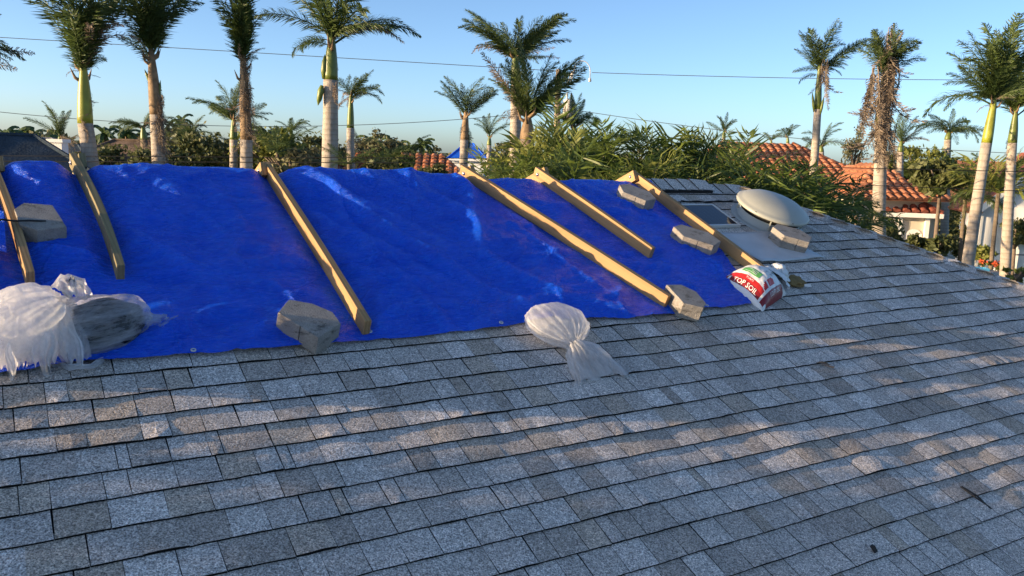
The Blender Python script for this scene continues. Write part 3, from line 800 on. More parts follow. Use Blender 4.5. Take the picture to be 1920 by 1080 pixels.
ribbon([(.28, .02, .10), (.36, .02, .08), (.42, .03, .055), (.47, .05, .05)], [.06, .045, .03, .004], 14, .015).build('film_strand', FILM2, b2, None, True)
rr = random.Random(5)
def drape(x0, x1, seed, name, nc=84, nr=30, z_top=.235, out=.235):
    """one crumpled sheet hanging over the front of the bag with a torn lower edge"""
    vs = []; fs = []; cut = []
    for c in range(nc+1):
        u = c/nc; q = .80+.16*fn(u*5, seed)+.30*fn(u*16, seed+3)+.30*max(0, fn(u*38, seed+8))
        cut.append(nr); qq = max(.55, min(1.08, q+.10))
        for r_ in range(nr+1):
            v = r_/nr*qq; a = min(1, v)*math.pi*.5
            fold = (fn(u*7, seed, v*.7)*.05+fn(u*19, seed+5, v*1.1)*.030+fn(u*42, seed+9, v*2)*.012)*(.25+v)
            x = x0+(x1-x0)*(u*(.7+.3*min(1, v*1.6))+.5*(.3-.3*min(1, v*1.6)))+.03*fn(u*9, v*3, seed+2)*v
            y = .02-out*math.sin(a)**1.1-fold*.8-max(0, v-1)*.3
            z = .012+z_top*math.cos(a)**.75+fold*.45
            vs.append((x, y, max(.009, z)))
    for c in range(nc):
        for r_ in range(nr):
            if r_ < min(cut[c], cut[c+1]): a_ = c*(nr+1)+r_; fs.append((a_, a_+1, a_+nr+2, a_+nr+1))
    mb = MB(); mb.add(vs, fs); return mb
drape(-.31, .05, 2, 'd', 84, 30, .185, .225).build('torn_film', FILM, b2, None, True)
drape(-.27, .08, 12, 'd', 70, 26, .15, .20).build('torn_film', FILM3, b2, None, True)
ribbon([(-.05, -.17, .02), (.0, -.215, .03), (.08, -.22, .03), (.13, -.17, .02)], [.012, .014, .012, .01], 31, .006, 5).build('film_loop', FILM2, b2, None, True)

# soil bag --------------------------------------------------------------
WB = mat('white_woven_plastic', (.72, .72, .70), .38, .45, 0, 30, .05, .004, 18)
REDP = mat('red_print', (.50, .025, .022), .38, .45)
MARP = mat('maroon_print', (.22, .012, .016), .38, .45)
GRNP = mat('green_print', (.10, .36, .09), .38, .45)
WHP = mat('white_print', (.78, .78, .76), .4, .45)
LGP = mat('leaf_print', (.10, .20, .22), .4, .45); GRYP = mat('grey_print', (.40, .44, .47), .4, .45)
soil = empty('soil_bag', 'red and white TOP SOIL bag lying knotted at the foot of the rightmost timber', 'soil bag', RM @ T(4.56, 3.36, .012))
# outline corners (roof coordinates, relative): left tip, bottom tip, right bottom, right top
LT = Vector((-.27, .13)); BT = Vector((-.245, -.275)); RB_ = Vector((.17, -.10)); RT = Vector((.13, .24))
SW, SH = 1.0, 1.0
def pil(u, v, lift=0.0):
    """u: 0 at the left end .. 1 at the knotted end, v: 0 lower seam .. 1 upper seam"""
    p = LT.lerp(RT, u)*v + BT.lerp(RB_, u)*(1-v)
    cu = max(0, min(1, u)); cv = max(0, min(1, v))
    z = .150*(math.sin(math.pi*cu)**.42)*(math.sin(math.pi*cv)**.48)
    nar = 1-.10*math.sin(math.pi*cu)
    c = (LT+RT)/2*.5+(BT+RB_)/2*.5
    w = .007*fn(u*5, v*5, 1)+.004*math.sin(v*26+u*5)*max(0, (cu-.72))*3*1.2+.0035*fn(u*14, v*12, 4)
    return Vector((p.x, p.y, max(.003, z+w*min(1, z*30)+lift)))
def tone_mat(u, v):
    # printed design: s runs along the seam (u), d across
    if u < .045: return 0
    if v < .035: return 0
    if .86 < u: return 0
    if u < .075: return 0
    return 0
NU, NV = 60, 44
mb = MB(); vs = [pil(i/NU, j/NV) for j in range(NV+1) for i in range(NU+1)]; fs = []
for j in range(NV):
    for i in range(NU): a_ = j*(NU+1)+i; fs.append((a_, a_+1, a_+NU+2, a_+NU+1))
mb.add(vs, fs)
# prints: u = along from left seam edge to the knot; v = across. The lettered band runs from the left tip to the bottom tip (v axis), at small u
body = mb.build('sack', [WB, REDP, MARP, GRNP], soil, None, True)
for p in body.data.polygons:
    k = p.index; i = k % NU; j = k//NU; u = (i+.5)/NU; v = (j+.5)/NV
    m = 0
    if .02 < u < .125 and .04 < v < .97 and not .86 < v < .90: m = 2
    elif .125 <= u < .20 and .14 < v < .93: m = 1
    if v < .14 and .125 <= u < .80: m = 2
    if .14 <= v < .19 and u < .86: m = 0
    if .19 <= v < .30 and u < .55 and ((u-.40)/.18)**2+((v-.19)/.12)**2 < 1: m = 1
    if u < .03 or (u > .30 and .33 < u < .36 and v > .19 and m == 1): m = 0
    p.material_index = m
def printed(text, u0, v0, du, dv, size, mtl, name, lift=.0035):
    """lettering whose baseline starts at (u0, v0) and advances along (du, dv)"""
    cu = bpy.data.curves.new(name, 'FONT'); cu.body = text; cu.size = 1; cu.extrude = 0; cu.resolution_u = 2
    tmp = bpy.data.objects.new(name, cu); COL.objects.link(tmp)
    dg = bpy.context.evaluated_depsgraph_get(); me = bpy.data.meshes.new_from_object(tmp.evaluated_get(dg))
    bpy.data.objects.remove(tmp); bpy.data.curves.remove(cu)
    for v in me.vertices:
        x, y = v.co.x*size[0], v.co.y*size[1]
        v.co = pil(u0+du[0]*x+dv[0]*y, v0+du[1]*x+dv[1]*y, lift)
    me.materials.clear(); me.materials.append(mtl); me.name = name
    return link(name, me, soil)
def patch(u0, u1, v0, v1, mtl, name, lift=.0025, n=8):
    mb = MB(); vs = [pil(u0+(u1-u0)*i/n, v0+(v1-v0)*j/n, lift) for j in range(n+1) for i in range(n+1)]; fs = []
    for j in range(n):
        for i in range(n): a_ = j*(n+1)+i; fs.append((a_, a_+1, a_+n+2, a_+n+1))
    mb.add(vs, fs); return mb.build(name, mtl, soil)
printed('TOP SOIL', .040, .80, (0, -1), (1, 0), (.128, .085), WHP, 'lettering')
printed('TURFS', .145, .62, (0, -1), (1, 0), (.062, .045), WHP, 'small_lettering')
printed('1 CU FT / 28 L', .30, .055, (1, 0), (0, 1), (.058, .075), WHP, 'volume_lettering')
patch(.26, .40, .42, .80, GRNP, 'green_label')
for k, (a_, b_) in enumerate(((.285, .73), (.315, .60), (.355, .68))): patch(a_, a_+.010, .50, b_+.02, WHP, 'label_line', .004, 4)
mb = MB()
for k in range(16):
    w0, w1 = 2*math.pi*k/16, 2*math.pi*(k+1)/16
    f_ = lambda w, r: tuple(pil(.86+r*.045*math.cos(w), .10+r*.055*math.sin(w), .0045))
    mb.add([f_(w0, 1), f_(w1, 1), f_(w1, .62), f_(w0, .62)], [(0, 1, 2, 3)])
mb.build('round_emblem', WHP, soil)
printed('O', .835, .075, (1, 0), (0, 1), (.06, .07), WHP, 'emblem_letter', .005)
# leafy line drawing on the white part
rr = random.Random(3)
for k in range(9):
    u_, v_ = rr.uniform(.46, .80), rr.uniform(.32, .85); mb = MB(); vs = []; nn_ = 7; an = rr.uniform(0, 3.1); L = rr.uniform(.07, .15)
    for i in range(nn_+1):
        t = i/nn_-.5; x = u_+math.cos(an+t)*t*L; y = v_+math.sin(an+t)*t*L; w = .016*(1-4*t*t)+.002
        vs += [pil(x-math.sin(an)*w, y+math.cos(an)*w, .0035), pil(x+math.sin(an)*w, y-math.cos(an)*w, .0035)]
    mb.add(vs, [(2*i, 2*i+1, 2*i+3, 2*i+2) for i in range(nn_)]); mb.build('leaf_drawing', LGP if k % 2 else GRYP, soil)
# gathered neck and knotted tail
o = soil
kx, ky = .205, .05
vs, fs = bag_surface(smooth_prof([(.10, .15, .05, .10, .06), (.06, .12, .055, .14, .06), (.02, .07, .045, .2, .06), (0, .035, .035, .2, .06), (-.02, .055, .045, .22, .06), (-.05, .06, .05, .2, .055), (-.085, .04, .04, .2, .05), (-.095, .005, .005, .1, .045)], 22), 60, .1, 17)
mb = MB(); mb.add(vs, fs); mb.build('gathered_neck', WB, soil, T(kx, ky, 0) @ RZ(rad(100)), True)
vs, fs = blob(0, 0, .05, .05, .055, .05, 33, .2, 30, 20); mb = MB(); mb.add(vs, fs); mb.build('knot', WB, soil, T(.27, .12, .015), True)
tag(o, None)
pb_ = empty('paper_scrap', 'crumpled brown paper scrap tucked behind the knot of the soil bag', 'paper scrap', RM @ T(4.93, 3.38, .012))
mb = MB(); vs, fs = blob(0, 0, .02, .085, .07, .028, 41, .3, 26, 16); mb.add(vs, fs); mb.build('crumpled_paper', mat('brown_paper', (.22, .15, .065), .9, .1, 0, 20, .3), pb_)
mb = MB(); mb.add([(.03, -.07, .02), (.07, -.10, .03), (.075, -.08, .045), (.04, -.055, .03)], [(0, 1, 2, 3)]); mb.build('torn_scrap', WB, pb_)
# ------------------------------------------------------------------ palms
def frond_mesh(name, mt, droop, llen, lw, nl, seed, plum=.35, hang=.35, sparse=0.0, width_seg=2):
    r = random.Random(seed); mb = MB(); path = []; ang = 0; x = z = y = 0; n = 14
    for i in range(n+1):
        t = i/n; path.append(Vector((x, y, z))); a = -droop*t**1.4; x += math.cos(a)/n; z += math.sin(a)/n; y += (r.random()-.5)*.012
    mb.tube(path, [.012*(1-i/n*.8) for i in range(n+1)], 4, 0, False)
    for i in range(nl):
        t = .10+.90*(i+r.random()*.6)/nl
        if r.random() < sparse: continue
        k = min(int(t*n), n-1); f = t*n-k; P = path[k].lerp(path[k+1], min(1, f)); d = (path[k+1]-path[k]).normalized()
        for s in (-1, 1):
            prof = math.sin(math.pi*min(1, .14+t*.86))**.7*.85+.15
            L = llen*prof*r.uniform(.75, 1.15)
            side = Vector((0, s, 0)); upv = side.cross(d)*s*-1
            if upv.z < 0: upv = -upv
            dr = (d*r.uniform(.45, .95)+side*r.uniform(.55, 1.0)+upv*r.uniform(-plum, plum)*2).normalized()
            m_ = P+dr*L*.55; dr2 = (dr+Vector((0, 0, -hang*r.uniform(.6, 1.6)))+d*.2).normalized(); e = m_+dr2*L*.45
            w = dr.cross(Vector((r.uniform(-.6, .6), r.uniform(-.6, .6), 1))).normalized()*lw*r.uniform(.7, 1.2)
            mb.add([P-w*.45, P+w*.45, m_+w, m_-w, e], [(0, 1, 2, 3), (3, 2, 4)])
    return mb.mesh(name, mt)
RG = [frond_mesh('frond', LEAF_R, d, .19, .0048, 95, 20+i, .30, .55) for i, d in enumerate((.35, .8, 1.3, 1.9))]
RGN = [frond_mesh('frond', LEAF_R, d, .21, .0060, 78, 30+i, .7, .75) for i, d in enumerate((.4, 1.0, 1.7))]       # storm-ragged, plumose
RD = [frond_mesh('dead_frond', LEAF_D, d, .13, .0060, 54, 40+i, .5, 1.1, .15) for i, d in enumerate((.5, 1.2, 2.0))]
RW = [frond_mesh('frond', LEAF_B, d, .52, .0150, 21, 50+i, .5, .6) for i, d in enumerate((.3, .8, 1.4, 1.9))]    # strappy shrubs
RWY = [frond_mesh('frond', LEAF_Y, d, .50, .0150, 21, 60+i, .5, .55) for i, d in enumerate((.4, 1.0, 1.6))]
def put_frond(mesh, parent, P, az, el, L, name='frond', roll=0):
    Mx = T(P) @ RZ(az) @ Matrix.Rotation(-el, 4, 'Y') @ Matrix.Rotation(roll, 4, 'X') @ Matrix.Diagonal((L, L, L, 1))
    return link(name, mesh, parent, Mx)
def trunk_mesh(P0, P1, r0, r1, flare=1.25, n=14, seg=16, bulge=.08, seed=0):
    mb = MB(); pts = []; rsx = []
    for i in range(seg+1):
        t = i/seg; P = P0.lerp(P1, t) + Vector((.03*fn(t*3, seed), .03*fn(t*3, seed+5), 0))
        pts.append(P); rsx.append((r0*(1-t)+r1*t)*(1+bulge*math.sin(math.pi*t)+.02*math.sin(t*70))*(1+(flare-1)*max(0, 1-t*8)))
    mb.tube(pts, rsx, n); return mb
def palm(label, pb, pt, psh, Y, r, groups, group='royal palms standing behind the house', seed=0, barktype=0, shaftm=None, extra=None, name='royal_palm', rtop=None):
    """pb, pt, psh: photo points of a low trunk point, trunk top and crownshaft top; groups: (n, elo, ehi, len, azimuth centre, az spread, meshes)"""
    B = at(*pb, Y); Tt = at(*pt, Y); S = at(*psh, Y)
    base = B + (B-Tt)*(B.z/max(.01, (Tt.z-B.z))); base.z = 0
    t = empty(name, label, 'palm tree', T(base), group); L = lambda P: P-base
    rr = random.Random(100+seed)
    trunk_mesh(L(base), L(Tt), r*1.12, rtop or r*.9, seed=seed).build('trunk', (TRUNK, TRUNK2)[barktype], t, None, True)
    rt = rtop or r*.9
    mb = MB(); n = 9
    mb.tube([L(Tt).lerp(L(S), i/n) for i in range(n+1)], [rt*(1.0+.05*math.sin(i/n*3))*(1-.62*(i/n)**1.6) for i in range(n+1)], 12)
    mb.build('crownshaft', shaftm or SHAFT, t, None, True)
    # loose sheath flaps at the crown base
    for k in range(4):
        w = rr.uniform(0, 6.28); mb = MB(); q = L(Tt).lerp(L(S), rr.uniform(.6, .98)); d = Vector((math.cos(w), math.sin(w), .6)).normalized()
        mb.tube([q, q+d*r*1.1, q+d*r*1.7+Vector((0, 0, r*.9))], [r*.30, r*.2, r*.03], 5); mb.build('leaf_base', SHAFTB, t, None, True)
    for (cnt, e0, e1, ln, az, sp, ms) in groups:
        for i in range(cnt):
            a_ = rad(az+sp*(rr.random()*2-1)) if sp < 180 else rad(az+i*137.5+rr.uniform(-15, 15))
            el = rad(rr.uniform(e0, e1)); frac = rr.uniform(.75, 1.0)
            P = L(Tt).lerp(L(S), frac) if el > 0 or e1 > -20 else L(Tt).lerp(L(S), rr.uniform(.0, .9))
            m_ = rr.choice(ms)
            put_frond(m_, t, P, a_, el, ln*rr.uniform(.8, 1.12), 'dead_frond' if m_ in RD else 'frond', rr.uniform(-1.2, 1.2))
    if extra: extra(t, L, Tt, S)
    return t
def spears(pts, mt, r_):
    def f(t, L, Tt, S):
        for a_, b_, Y in pts:
            A = L(at(*a_, Y)); Bp = L(at(*b_, Y)); mb = MB(); mb.tube([A, A.lerp(Bp, .3)+Vector((0, 0, .02)), A.lerp(Bp, .7), Bp], [r_*.5, r_, r_*.8, r_*.05], 8)
            mb.build('spathe', mt, t, None, True)
    return f
# left to right; azimuth 0 = +x (right), 90 = away, 270 = toward the camera
palm('tall palm at far left with bright green-yellow crownshaft and brown tufts round its trunk', (168, 300), (160, 232), (156, 118), 24, .225,
     [(14, 79, 90, 2.7, 0, 360, RGN), (7, 68, 82, 2.2, 0, 360, RGN), (4, 40, 60, 1.0, 0, 360, RGN), (4, 68, 80, 2.0, 10, 30, RD), (5, -20, 30, .5, 0, 360, RD), (9, -85, -50, .95, 0, 360, RD)], seed=1, shaftm=mat('yellow_green_shaft', (.27, .27, .03), .4, .4, 0, 3, .2))
def tuft(Pp, Y, n, ln, seed, name='fruit_tuft'):
    def f(t, L, Tt, S):
        r = random.Random(seed); Q = L(at(*Pp, Y))
        for i in range(n): put_frond(r.choice(RD), t, Q+Vector((r.uniform(-.12, .12), -.1, r.uniform(-.1, .2))), r.uniform(0, 6.28), rad(r.uniform(-89, -72)), ln*r.uniform(.7, 1.2), 'dead_frond', r.uniform(-1, 1))
    return f
def both(*fs):
    def f(t, L, Tt, S):
        for g_ in fs: g_(t, L, Tt, S)
    return f
palm('palm with ragged grey-brown trunk, second tall one from the left', (300, 318), (293, 215), (283, 92), 25, .20,
     [(12, 78, 90, 2.7, 0, 360, RGN), (6, 66, 80, 2.3, 0, 360, RGN), (5, 45, 65, 1.3, 180, 60, RGN), (6, -88, -65, 1.1, 0, 360, RD)], seed=2, barktype=0, shaftm=SHAFTB,
     extra=both(tuft((300, 190), 25, 9, 1.1, 1), tuft((302, 235), 25, 12, 1.2, 2), spears([((283, 160), (271, 130), 25), ((297, 190), (301, 150), 25)], SHAFT, .05)))
palm('slim palm with upright bottle-brush crown and shaggy brown trunk', (462, 320), (462, 262), (455, 95), 25, .19,
     [(13, 83, 90, 2.2, 0, 360, RGN[:2]), (8, 76, 88, 1.4, 0, 360, RGN[:2]), (4, 60, 75, .7, 0, 360, RGN), (5, 50, 80, 1.0, 0, 360, RD)], seed=3, shaftm=SHAFTB,
     extra=both(tuft((461, 215), 25, 12, 1.1, 3), tuft((464, 160), 25, 9, 1.3, 4), tuft((466, 120), 25, 6, .9, 5)))
palm('tall palm with thick pale trunk and one dark frond arching to the right', (618, 318), (620, 150), (622, 66), 23.5, .215,
     [(8, 55, 82, 2.9, 0, 360, RG[:2]+RGN), (7, 30, 60, 2.6, 0, 360, RG[1:3]), (4, 20, 45, 2.2, 0, 50, RG[1:3]), (2, 5, 20, 1.5, 185, 30, RG[1:]), (3, -85, -40, .6, 0, 360, RD)], seed=4,
     extra=both(spears([((607, 148), (609, 102), 23.4), ((604, 160), (596, 198), 23.3)], SHAFT, .09), tuft((628, 165), 23.3, 6, .55, 6),
     lambda t, L, Tt, S: [put_frond(RD[1], t, L(at(636, 62, 23.5)), rad(-8), rad(18), 1.95, 'dead_frond'), put_frond(RD[1], t, L(at(636, 60, 23.5)), rad(-2), rad(14), 1.85, 'dead_frond', 1.4)]))
palm('small palm with a dark ball of dead fronds, close right of the thick pale trunk', (658, 285), (657, 240), (658, 178), 36, .17,
     [(7, 20, 60, 1.5, 0, 60, RG), (5, 50, 85, 1.3, 0, 360, RGN), (6, -30, 40, 1.0, 180, 60, RD), (4, -85, -60, 1.2, 0, 360, RD)], seed=5)
palm('green palm partly hidden behind the shaggy slim palm', (438, 310), (438, 262), (438, 222), 32, .16,
     [(7, 25, 60, 1.75, 180, 50, RG[1:3]), (5, 10, 45, 1.5, 0, 40, RG[1:3]), (5, 65, 88, 1.6, 0, 360, RG[:2])], seed=6)
palm('small drooping palm behind the ragged second trunk', (272, 300), (270, 262), (268, 236), 34, .15,
     [(5, 10, 50, 1.2, 180, 50, RG[1:]), (5, 10, 55, 1.4, 0, 50, RG[1:]), (4, -80, -40, 1.0, 0, 360, RD)], seed=7, barktype=1)
palm('low palm beyond the far left trunk, above the dark grey roofs', (116, 300), (113, 275), (112, 255), 40, .15,
     [(8, 30, 85, 1.6, 0, 360, RG[:3]), (4, -20, 20, 1.4, 0, 40, RD)], seed=8, barktype=1)
palm('little palm with bare thin trunk among the far trees left of the thick trunk', (546, 285), (546, 258), (546, 245), 60, .16,
     [(9, 10, 70, 1.7, 0, 360, RG[1:])], seed=9)
palm('palm with Y-shaped crown standing in front of the far blue tarp roof', (870, 285), (871, 262), (874, 205), 36, .19,
     [(5, 50, 66, 1.9, 180, 20, RG[:2]), (5, 45, 62, 1.6, 0, 25, RG[:2]), (6, 70, 88, 1.5, 0, 360, RGN), (3, -75, -50, 1.3, 0, 40, RG[1:2]), (5, -88, -65, 1.1, 180, 60, RD)], seed=10, shaftm=SHAFTB)
palm('stubby palm just right of the Y-crowned palm', (917, 290), (917, 272), (918, 255), 46, .14,
     [(8, 35, 85, 1.5, 0, 360, RG[:3])], seed=11)
palm('tallest palm of the centre, with a wide V of green fronds', (966, 290), (968, 150), (965, 104), 30, .20,
     [(8, 38, 55, 2.3, 178, 22, RG[:2]), (9, 38, 55, 2.4, 2, 22, RG[:2]), (8, 62, 88, 1.7, 0, 360, RG[:2]+RGN), (6, 10, 40, 1.3, 0, 360, RG[1:3]), (2, 8, 30, 1.7, 0, 15, RD[:1]), (2, 20, 40, 1.9, 175, 10, RD[1:])], seed=12)
palm('big bushy palm under the tallest one, with a grey dead frond leaning left', (990, 300), (988, 262), (990, 218), 26, .24,
     [(8, 65, 88, 2.2, 0, 360, RG[:2]), (8, 45, 62, 2.3, 0, 30, RG[:2]), (5, 55, 75, 1.9, 180, 40, RG[:2]), (3, 55, 66, 2.3, 180, 20, RD[:1]), (6, 20, 60, 1.1, 180, 60, RD), (8, -85, -50, .8, 0, 360, RD)], seed=13, barktype=1, shaftm=SHAFTB)
palm('palm right of the utility pole with a drooping frond', (1080, 290), (1078, 262), (1076, 235), 28, .16,
     [(4, 25, 50, 1.1, 0, 20, RG[2:]), (6, 60, 88, 1.1, 0, 360, RG[:3]), (4, 10, 50, 1.0, 180, 60, RG[1:]), (3, -80, -50, .7, 0, 360, RD)], seed=14)
palm('lone feathery palm over the left end of the orange tile roof', (1356, 275), (1357, 258), (1358, 245), 62, .14,
     [(10, 30, 88, 1.35, 0, 360, RG[:3]), (3, -60, -10, 1.0, 0, 360, RG[2:])], seed=15)
palm('small palm above the orange tile ridge, left one of a pair', (1446, 285), (1446, 272), (1446, 262), 75, .15, [(9, 20, 88, 1.2, 0, 360, RG[:3])], seed=16)
palm('small palm above the orange tile ridge, right one of a pair', (1477, 285), (1477, 268), (1477, 255), 70, .15, [(10, 10, 88, 1.4, 0, 360, RG)], seed=17)
palm('palm beside the tile roof with a long frond flung to the right', (1526, 305), (1533, 205), (1537, 120), 27, .125,
     [(7, 72, 88, 1.5, 0, 360, RGN), (5, 52, 66, 1.3, 180, 25, RG[:2]), (3, 40, 50, 1.75, 0, 8, RG[:1]), (4, 10, 50, .9, 0, 60, RG[1:3]), (3, 0, 30, .9, 180, 50, RG[1:])], seed=18,
     extra=both(spears([((1526, 210), (1523, 172), 26.9), ((1538, 215), (1545, 180), 26.9)], SHAFT, .045), tuft((1545, 118), 26.9, 8, 1.2, 8)))
palm('small palm behind the pale trunk at the tile roof end', (1540, 300), (1540, 285), (1540, 272), 42, .14, [(9, 10, 80, 1.4, 0, 360, RG)], seed=19)
palm('shaggy palm wrapped in long hanging brown dead fronds', (1647, 440), (1652, 235), (1660, 130), 21, .155,
     [(10, 70, 89, 1.35, 0, 360, RGN), (7, 40, 75, 1.15, 180, 70, RGN), (6, 50, 80, 1.1, 0, 70, RGN), (3, 60, 80, 1.1, 0, 40, RD), (12, -30, 30, .4, 0, 360, RD)], seed=20, shaftm=mat('yellow_shaft', (.30, .28, .04), .45, .4, 0, 5, .4),
     extra=both(tuft((1670, 115), 20.9, 16, 1.7, 21), tuft((1640, 140), 20.9, 10, 1.5, 22), tuft((1658, 190), 20.8, 16, 1.6, 23), tuft((1671, 60), 20.9, 7, 1.2, 24), tuft((1668, 240), 20.8, 8, 1.2, 27)))
palm('leaning palm at the right with green and orange crownshaft', (1818, 470), (1850, 268), (1866, 178), 19.5, .125,
     [(9, 74, 89, 2.0, 0, 360, RGN), (8, 55, 80, 1.7, 0, 360, RG[:3]), (7, 35, 60, 1.4, 180, 60, RG[:3]), (6, 10, 50, 1.6, 0, 360, RG[2:]), (3, -20, 20, .5, 0, 360, RD)], seed=21, shaftm=mat('lime_orange_shaft', (.26, .27, .03), .4, .4, 0, 4, .4))
palm('palm at the right edge of the photo with a grey trunk', (1885, 500), (1898, 268), (1905, 205), 21.5, .12,
     [(8, 70, 89, 2.1, 0, 360, RGN), (8, 40, 75, 1.8, 0, 360, RG[:3]), (5, 20, 60, 1.5, 180, 60, RG), (5, -88, -60, .9, 0, 360, RD)], seed=22)
palm('distant palm with spreading crown between the two right-hand trunks', (1776, 290), (1777, 262), (1780, 245), 40, .17,
     [(7, 10, 50, 1.7, 180, 70, RG[1:]), (7, 10, 50, 1.7, 0, 70, RG[1:]), (3, 60, 88, 1.2, 0, 360, RG[1:]), (3, -80, -50, .7, 0, 360, RD)], seed=23)
palm('pale green palm right of the shaggy dead-frond palm', (1688, 320), (1688, 285), (1690, 265), 38, .15,
     [(8, 30, 88, 1.4, 0, 360, RG[:3]), (4, 20, 50, 1.3, 0, 30, RD[:2])], seed=24)
palm('palm standing outside the left edge, only its dark frond tips in view', (-110, 300), (-105, 150), (-105, 90), 17, .2,
     [(5, -10, 15, 1.55, 0, 25, RD), (5, 10, 40, 1.5, 0, 30, RG[1:3]), (6, 50, 85, 1.6, 0, 360, RG[:3])], seed=25)
# far little palms, too small to show parts
fm = {}
FARLAB = ['at the very left edge, first of the group', 'second from the left edge', 'third, above the dark blue roof', 'just left of the far left low palm', 'right of the leftmost tall trunk', 'left of the drooping brown palm',
          'tucked beside the drooping brown palm', 'above the olive tree at left', 'right of the dark-balled palm', 'above the middle terracotta roof', 'left of the Y-crowned palm', 'close to the left edge, shorter', 'left of the small bare-trunk palm', 'nearest the small bare-trunk palm']
def far_palm(px, py, Y, s, k):
    B = at(px, py, Y); mb = MB(); h = B.z; r = random.Random(k)
    mb.tube([(0, 0, 0), (.1, 0, h*.5), (0, 0, h)], [.16, .13, .11], 6, 0)
    for i in range(13):
        a_ = i*2.4+r.random(); el = r.uniform(-.4, 1.2); P = Vector((0, 0, h)); path = [P]
        for q in range(5):
            e = el-q*.35; P = P+Vector((math.cos(a_)*math.cos(e), math.sin(a_)*math.cos(e), math.sin(e)))*s*.22; path.append(P)
        for q in range(5):
            sd_ = Vector((-math.sin(a_), math.cos(a_), 0))*s*.20*math.sin(math.pi*(q+.7)/6); sd2 = Vector((-math.sin(a_), math.cos(a_), 0))*s*.20*math.sin(math.pi*(q+1.7)/6.8)
            dn = Vector((0, 0, -.13*s))
            mb.add([path[q], path[q+1], path[q+1]+sd2+dn, path[q]+sd_+dn], [(0, 1, 2, 3)], 1); mb.add([path[q], path[q+1], path[q+1]-sd2+dn, path[q]-sd_+dn], [(0, 1, 2, 3)], 1)
    o = mb.build('distant_palm', [TRUNK2, LEAF_R], None, T(B.x, B.y, 0))
    tag(o, 'tiny distant palm '+FARLAB[k], 'palm tree', 'tiny palms along the far tree line')
for k, (x, y) in enumerate([(10, 252), (32, 250), (60, 255), (84, 262), (196, 250), (236, 250), (252, 256), (340, 225), (700, 268), (745, 272), (790, 272), (20, 260), (500, 252), (520, 262)]):
    far_palm(x, y, 95+8*(k % 4), 2.1, k)

# ------------------------------------------------------------------ strappy palm shrubs behind the ridge
def shrub(px, py, Y, n, ln, seed, lab, grp='strappy palm shrubs crowded behind the roof', ms=None, extra=0):
    P = at(px, py, Y); t = empty('palm_shrub', lab, 'shrub', T(P.x, P.y, 0), grp); rr = random.Random(seed)
    z = P.z-(.22 if px > 1340 else 1.0 if px < 900 else .55 if px < 950 else .30 if px > 1000 else .15)
    mb = MB()
    for k in range(3):
        q = Vector((rr.uniform(-.35, .35), rr.uniform(-.3, .3), 0)); mb.tube([q*1.3, q*.9+Vector((0, 0, z*.5)), q*.8+Vector((0, 0, z-.35))], [.06, .045, .035], 6)
    mb.build('stem', TRUNK2, t, None, True)
    for i in range(n):
        k = i % 3; h_ = z-.25-.55*(i/n)*rr.uniform(.2, 1.6)-(.9*rr.random() if i > n*.6 else 0)
        el = rad(rr.uniform(25, 88) if i < n*.45 else rr.uniform(-10, 55))
        put_frond(rr.choice(ms or RW), t, Vector((rr.uniform(-.3, .3), rr.uniform(-.3, .3), h_)), rad(i*137.5), el, ln*rr.uniform(.75, 1.15), 'frond', rr.uniform(-.6, .6))
    return t
SH = [(838, 300, 15, 16, 1.0), (880, 322, 13, 14, .95), (930, 305, 15.5, 16, 1.1), (985, 320, 13.5, 14, 1.0), (1030, 285, 15, 18, 1.2), (1065, 255, 16, 16, 1.2),
      (1085, 310, 13.5, 16, 1.1), (1135, 285, 15, 18, 1.3), (1180, 320, 14, 16, 1.1), (1215, 300, 16, 16, 1.2), (1262, 268, 15.5, 16, 1.15), (1275, 325, 14, 16, 1.1),
      (1320, 300, 16, 16, 1.2), (1365, 315, 15, 18, 1.15), (1400, 340, 14, 16, 1.1), (1440, 330, 16, 16, 1.2), (1480, 360, 14.5, 16, 1.1), (1520, 355, 16, 16, 1.2),
      (1545, 390, 14.5, 16, 1.0), (1580, 375, 17, 14, 1.1), (1340, 350, 13.6, 14, 1.0), (1235, 350, 13.2, 12, .9), (1500, 400, 13.8, 14, .9), (1450, 385, 13.6, 14, 1.0), (1145, 340, 13, 12, .9)]
def where(x):
    return 'below the Y-crowned palm' if x < 900 else 'under the bushy centre palm' if x < 1050 else 'behind the rightmost timber apex' if x < 1200 else 'behind the ridge caps' if x < 1340 else 'behind the roof vent' if x < 1490 else 'at the hip, right of the roof vent'
used = {}
ADJ = ['bright green arching shrub', 'dark dense shrub', 'tall spiky shrub', 'low shaded shrub', 'yellowish strappy shrub', 'broad-bladed shrub', 'ragged shrub']
for k, (x, y, Y, n, ln) in enumerate(SH):
    w = where(x); i = used.get(w, 0); used[w] = i+1
    shrub(x, y, Y, n+5, ln, 200+k, ADJ[i % len(ADJ)]+' '+w, ms=RWY+RW[:2] if k % 4 == 0 else None)

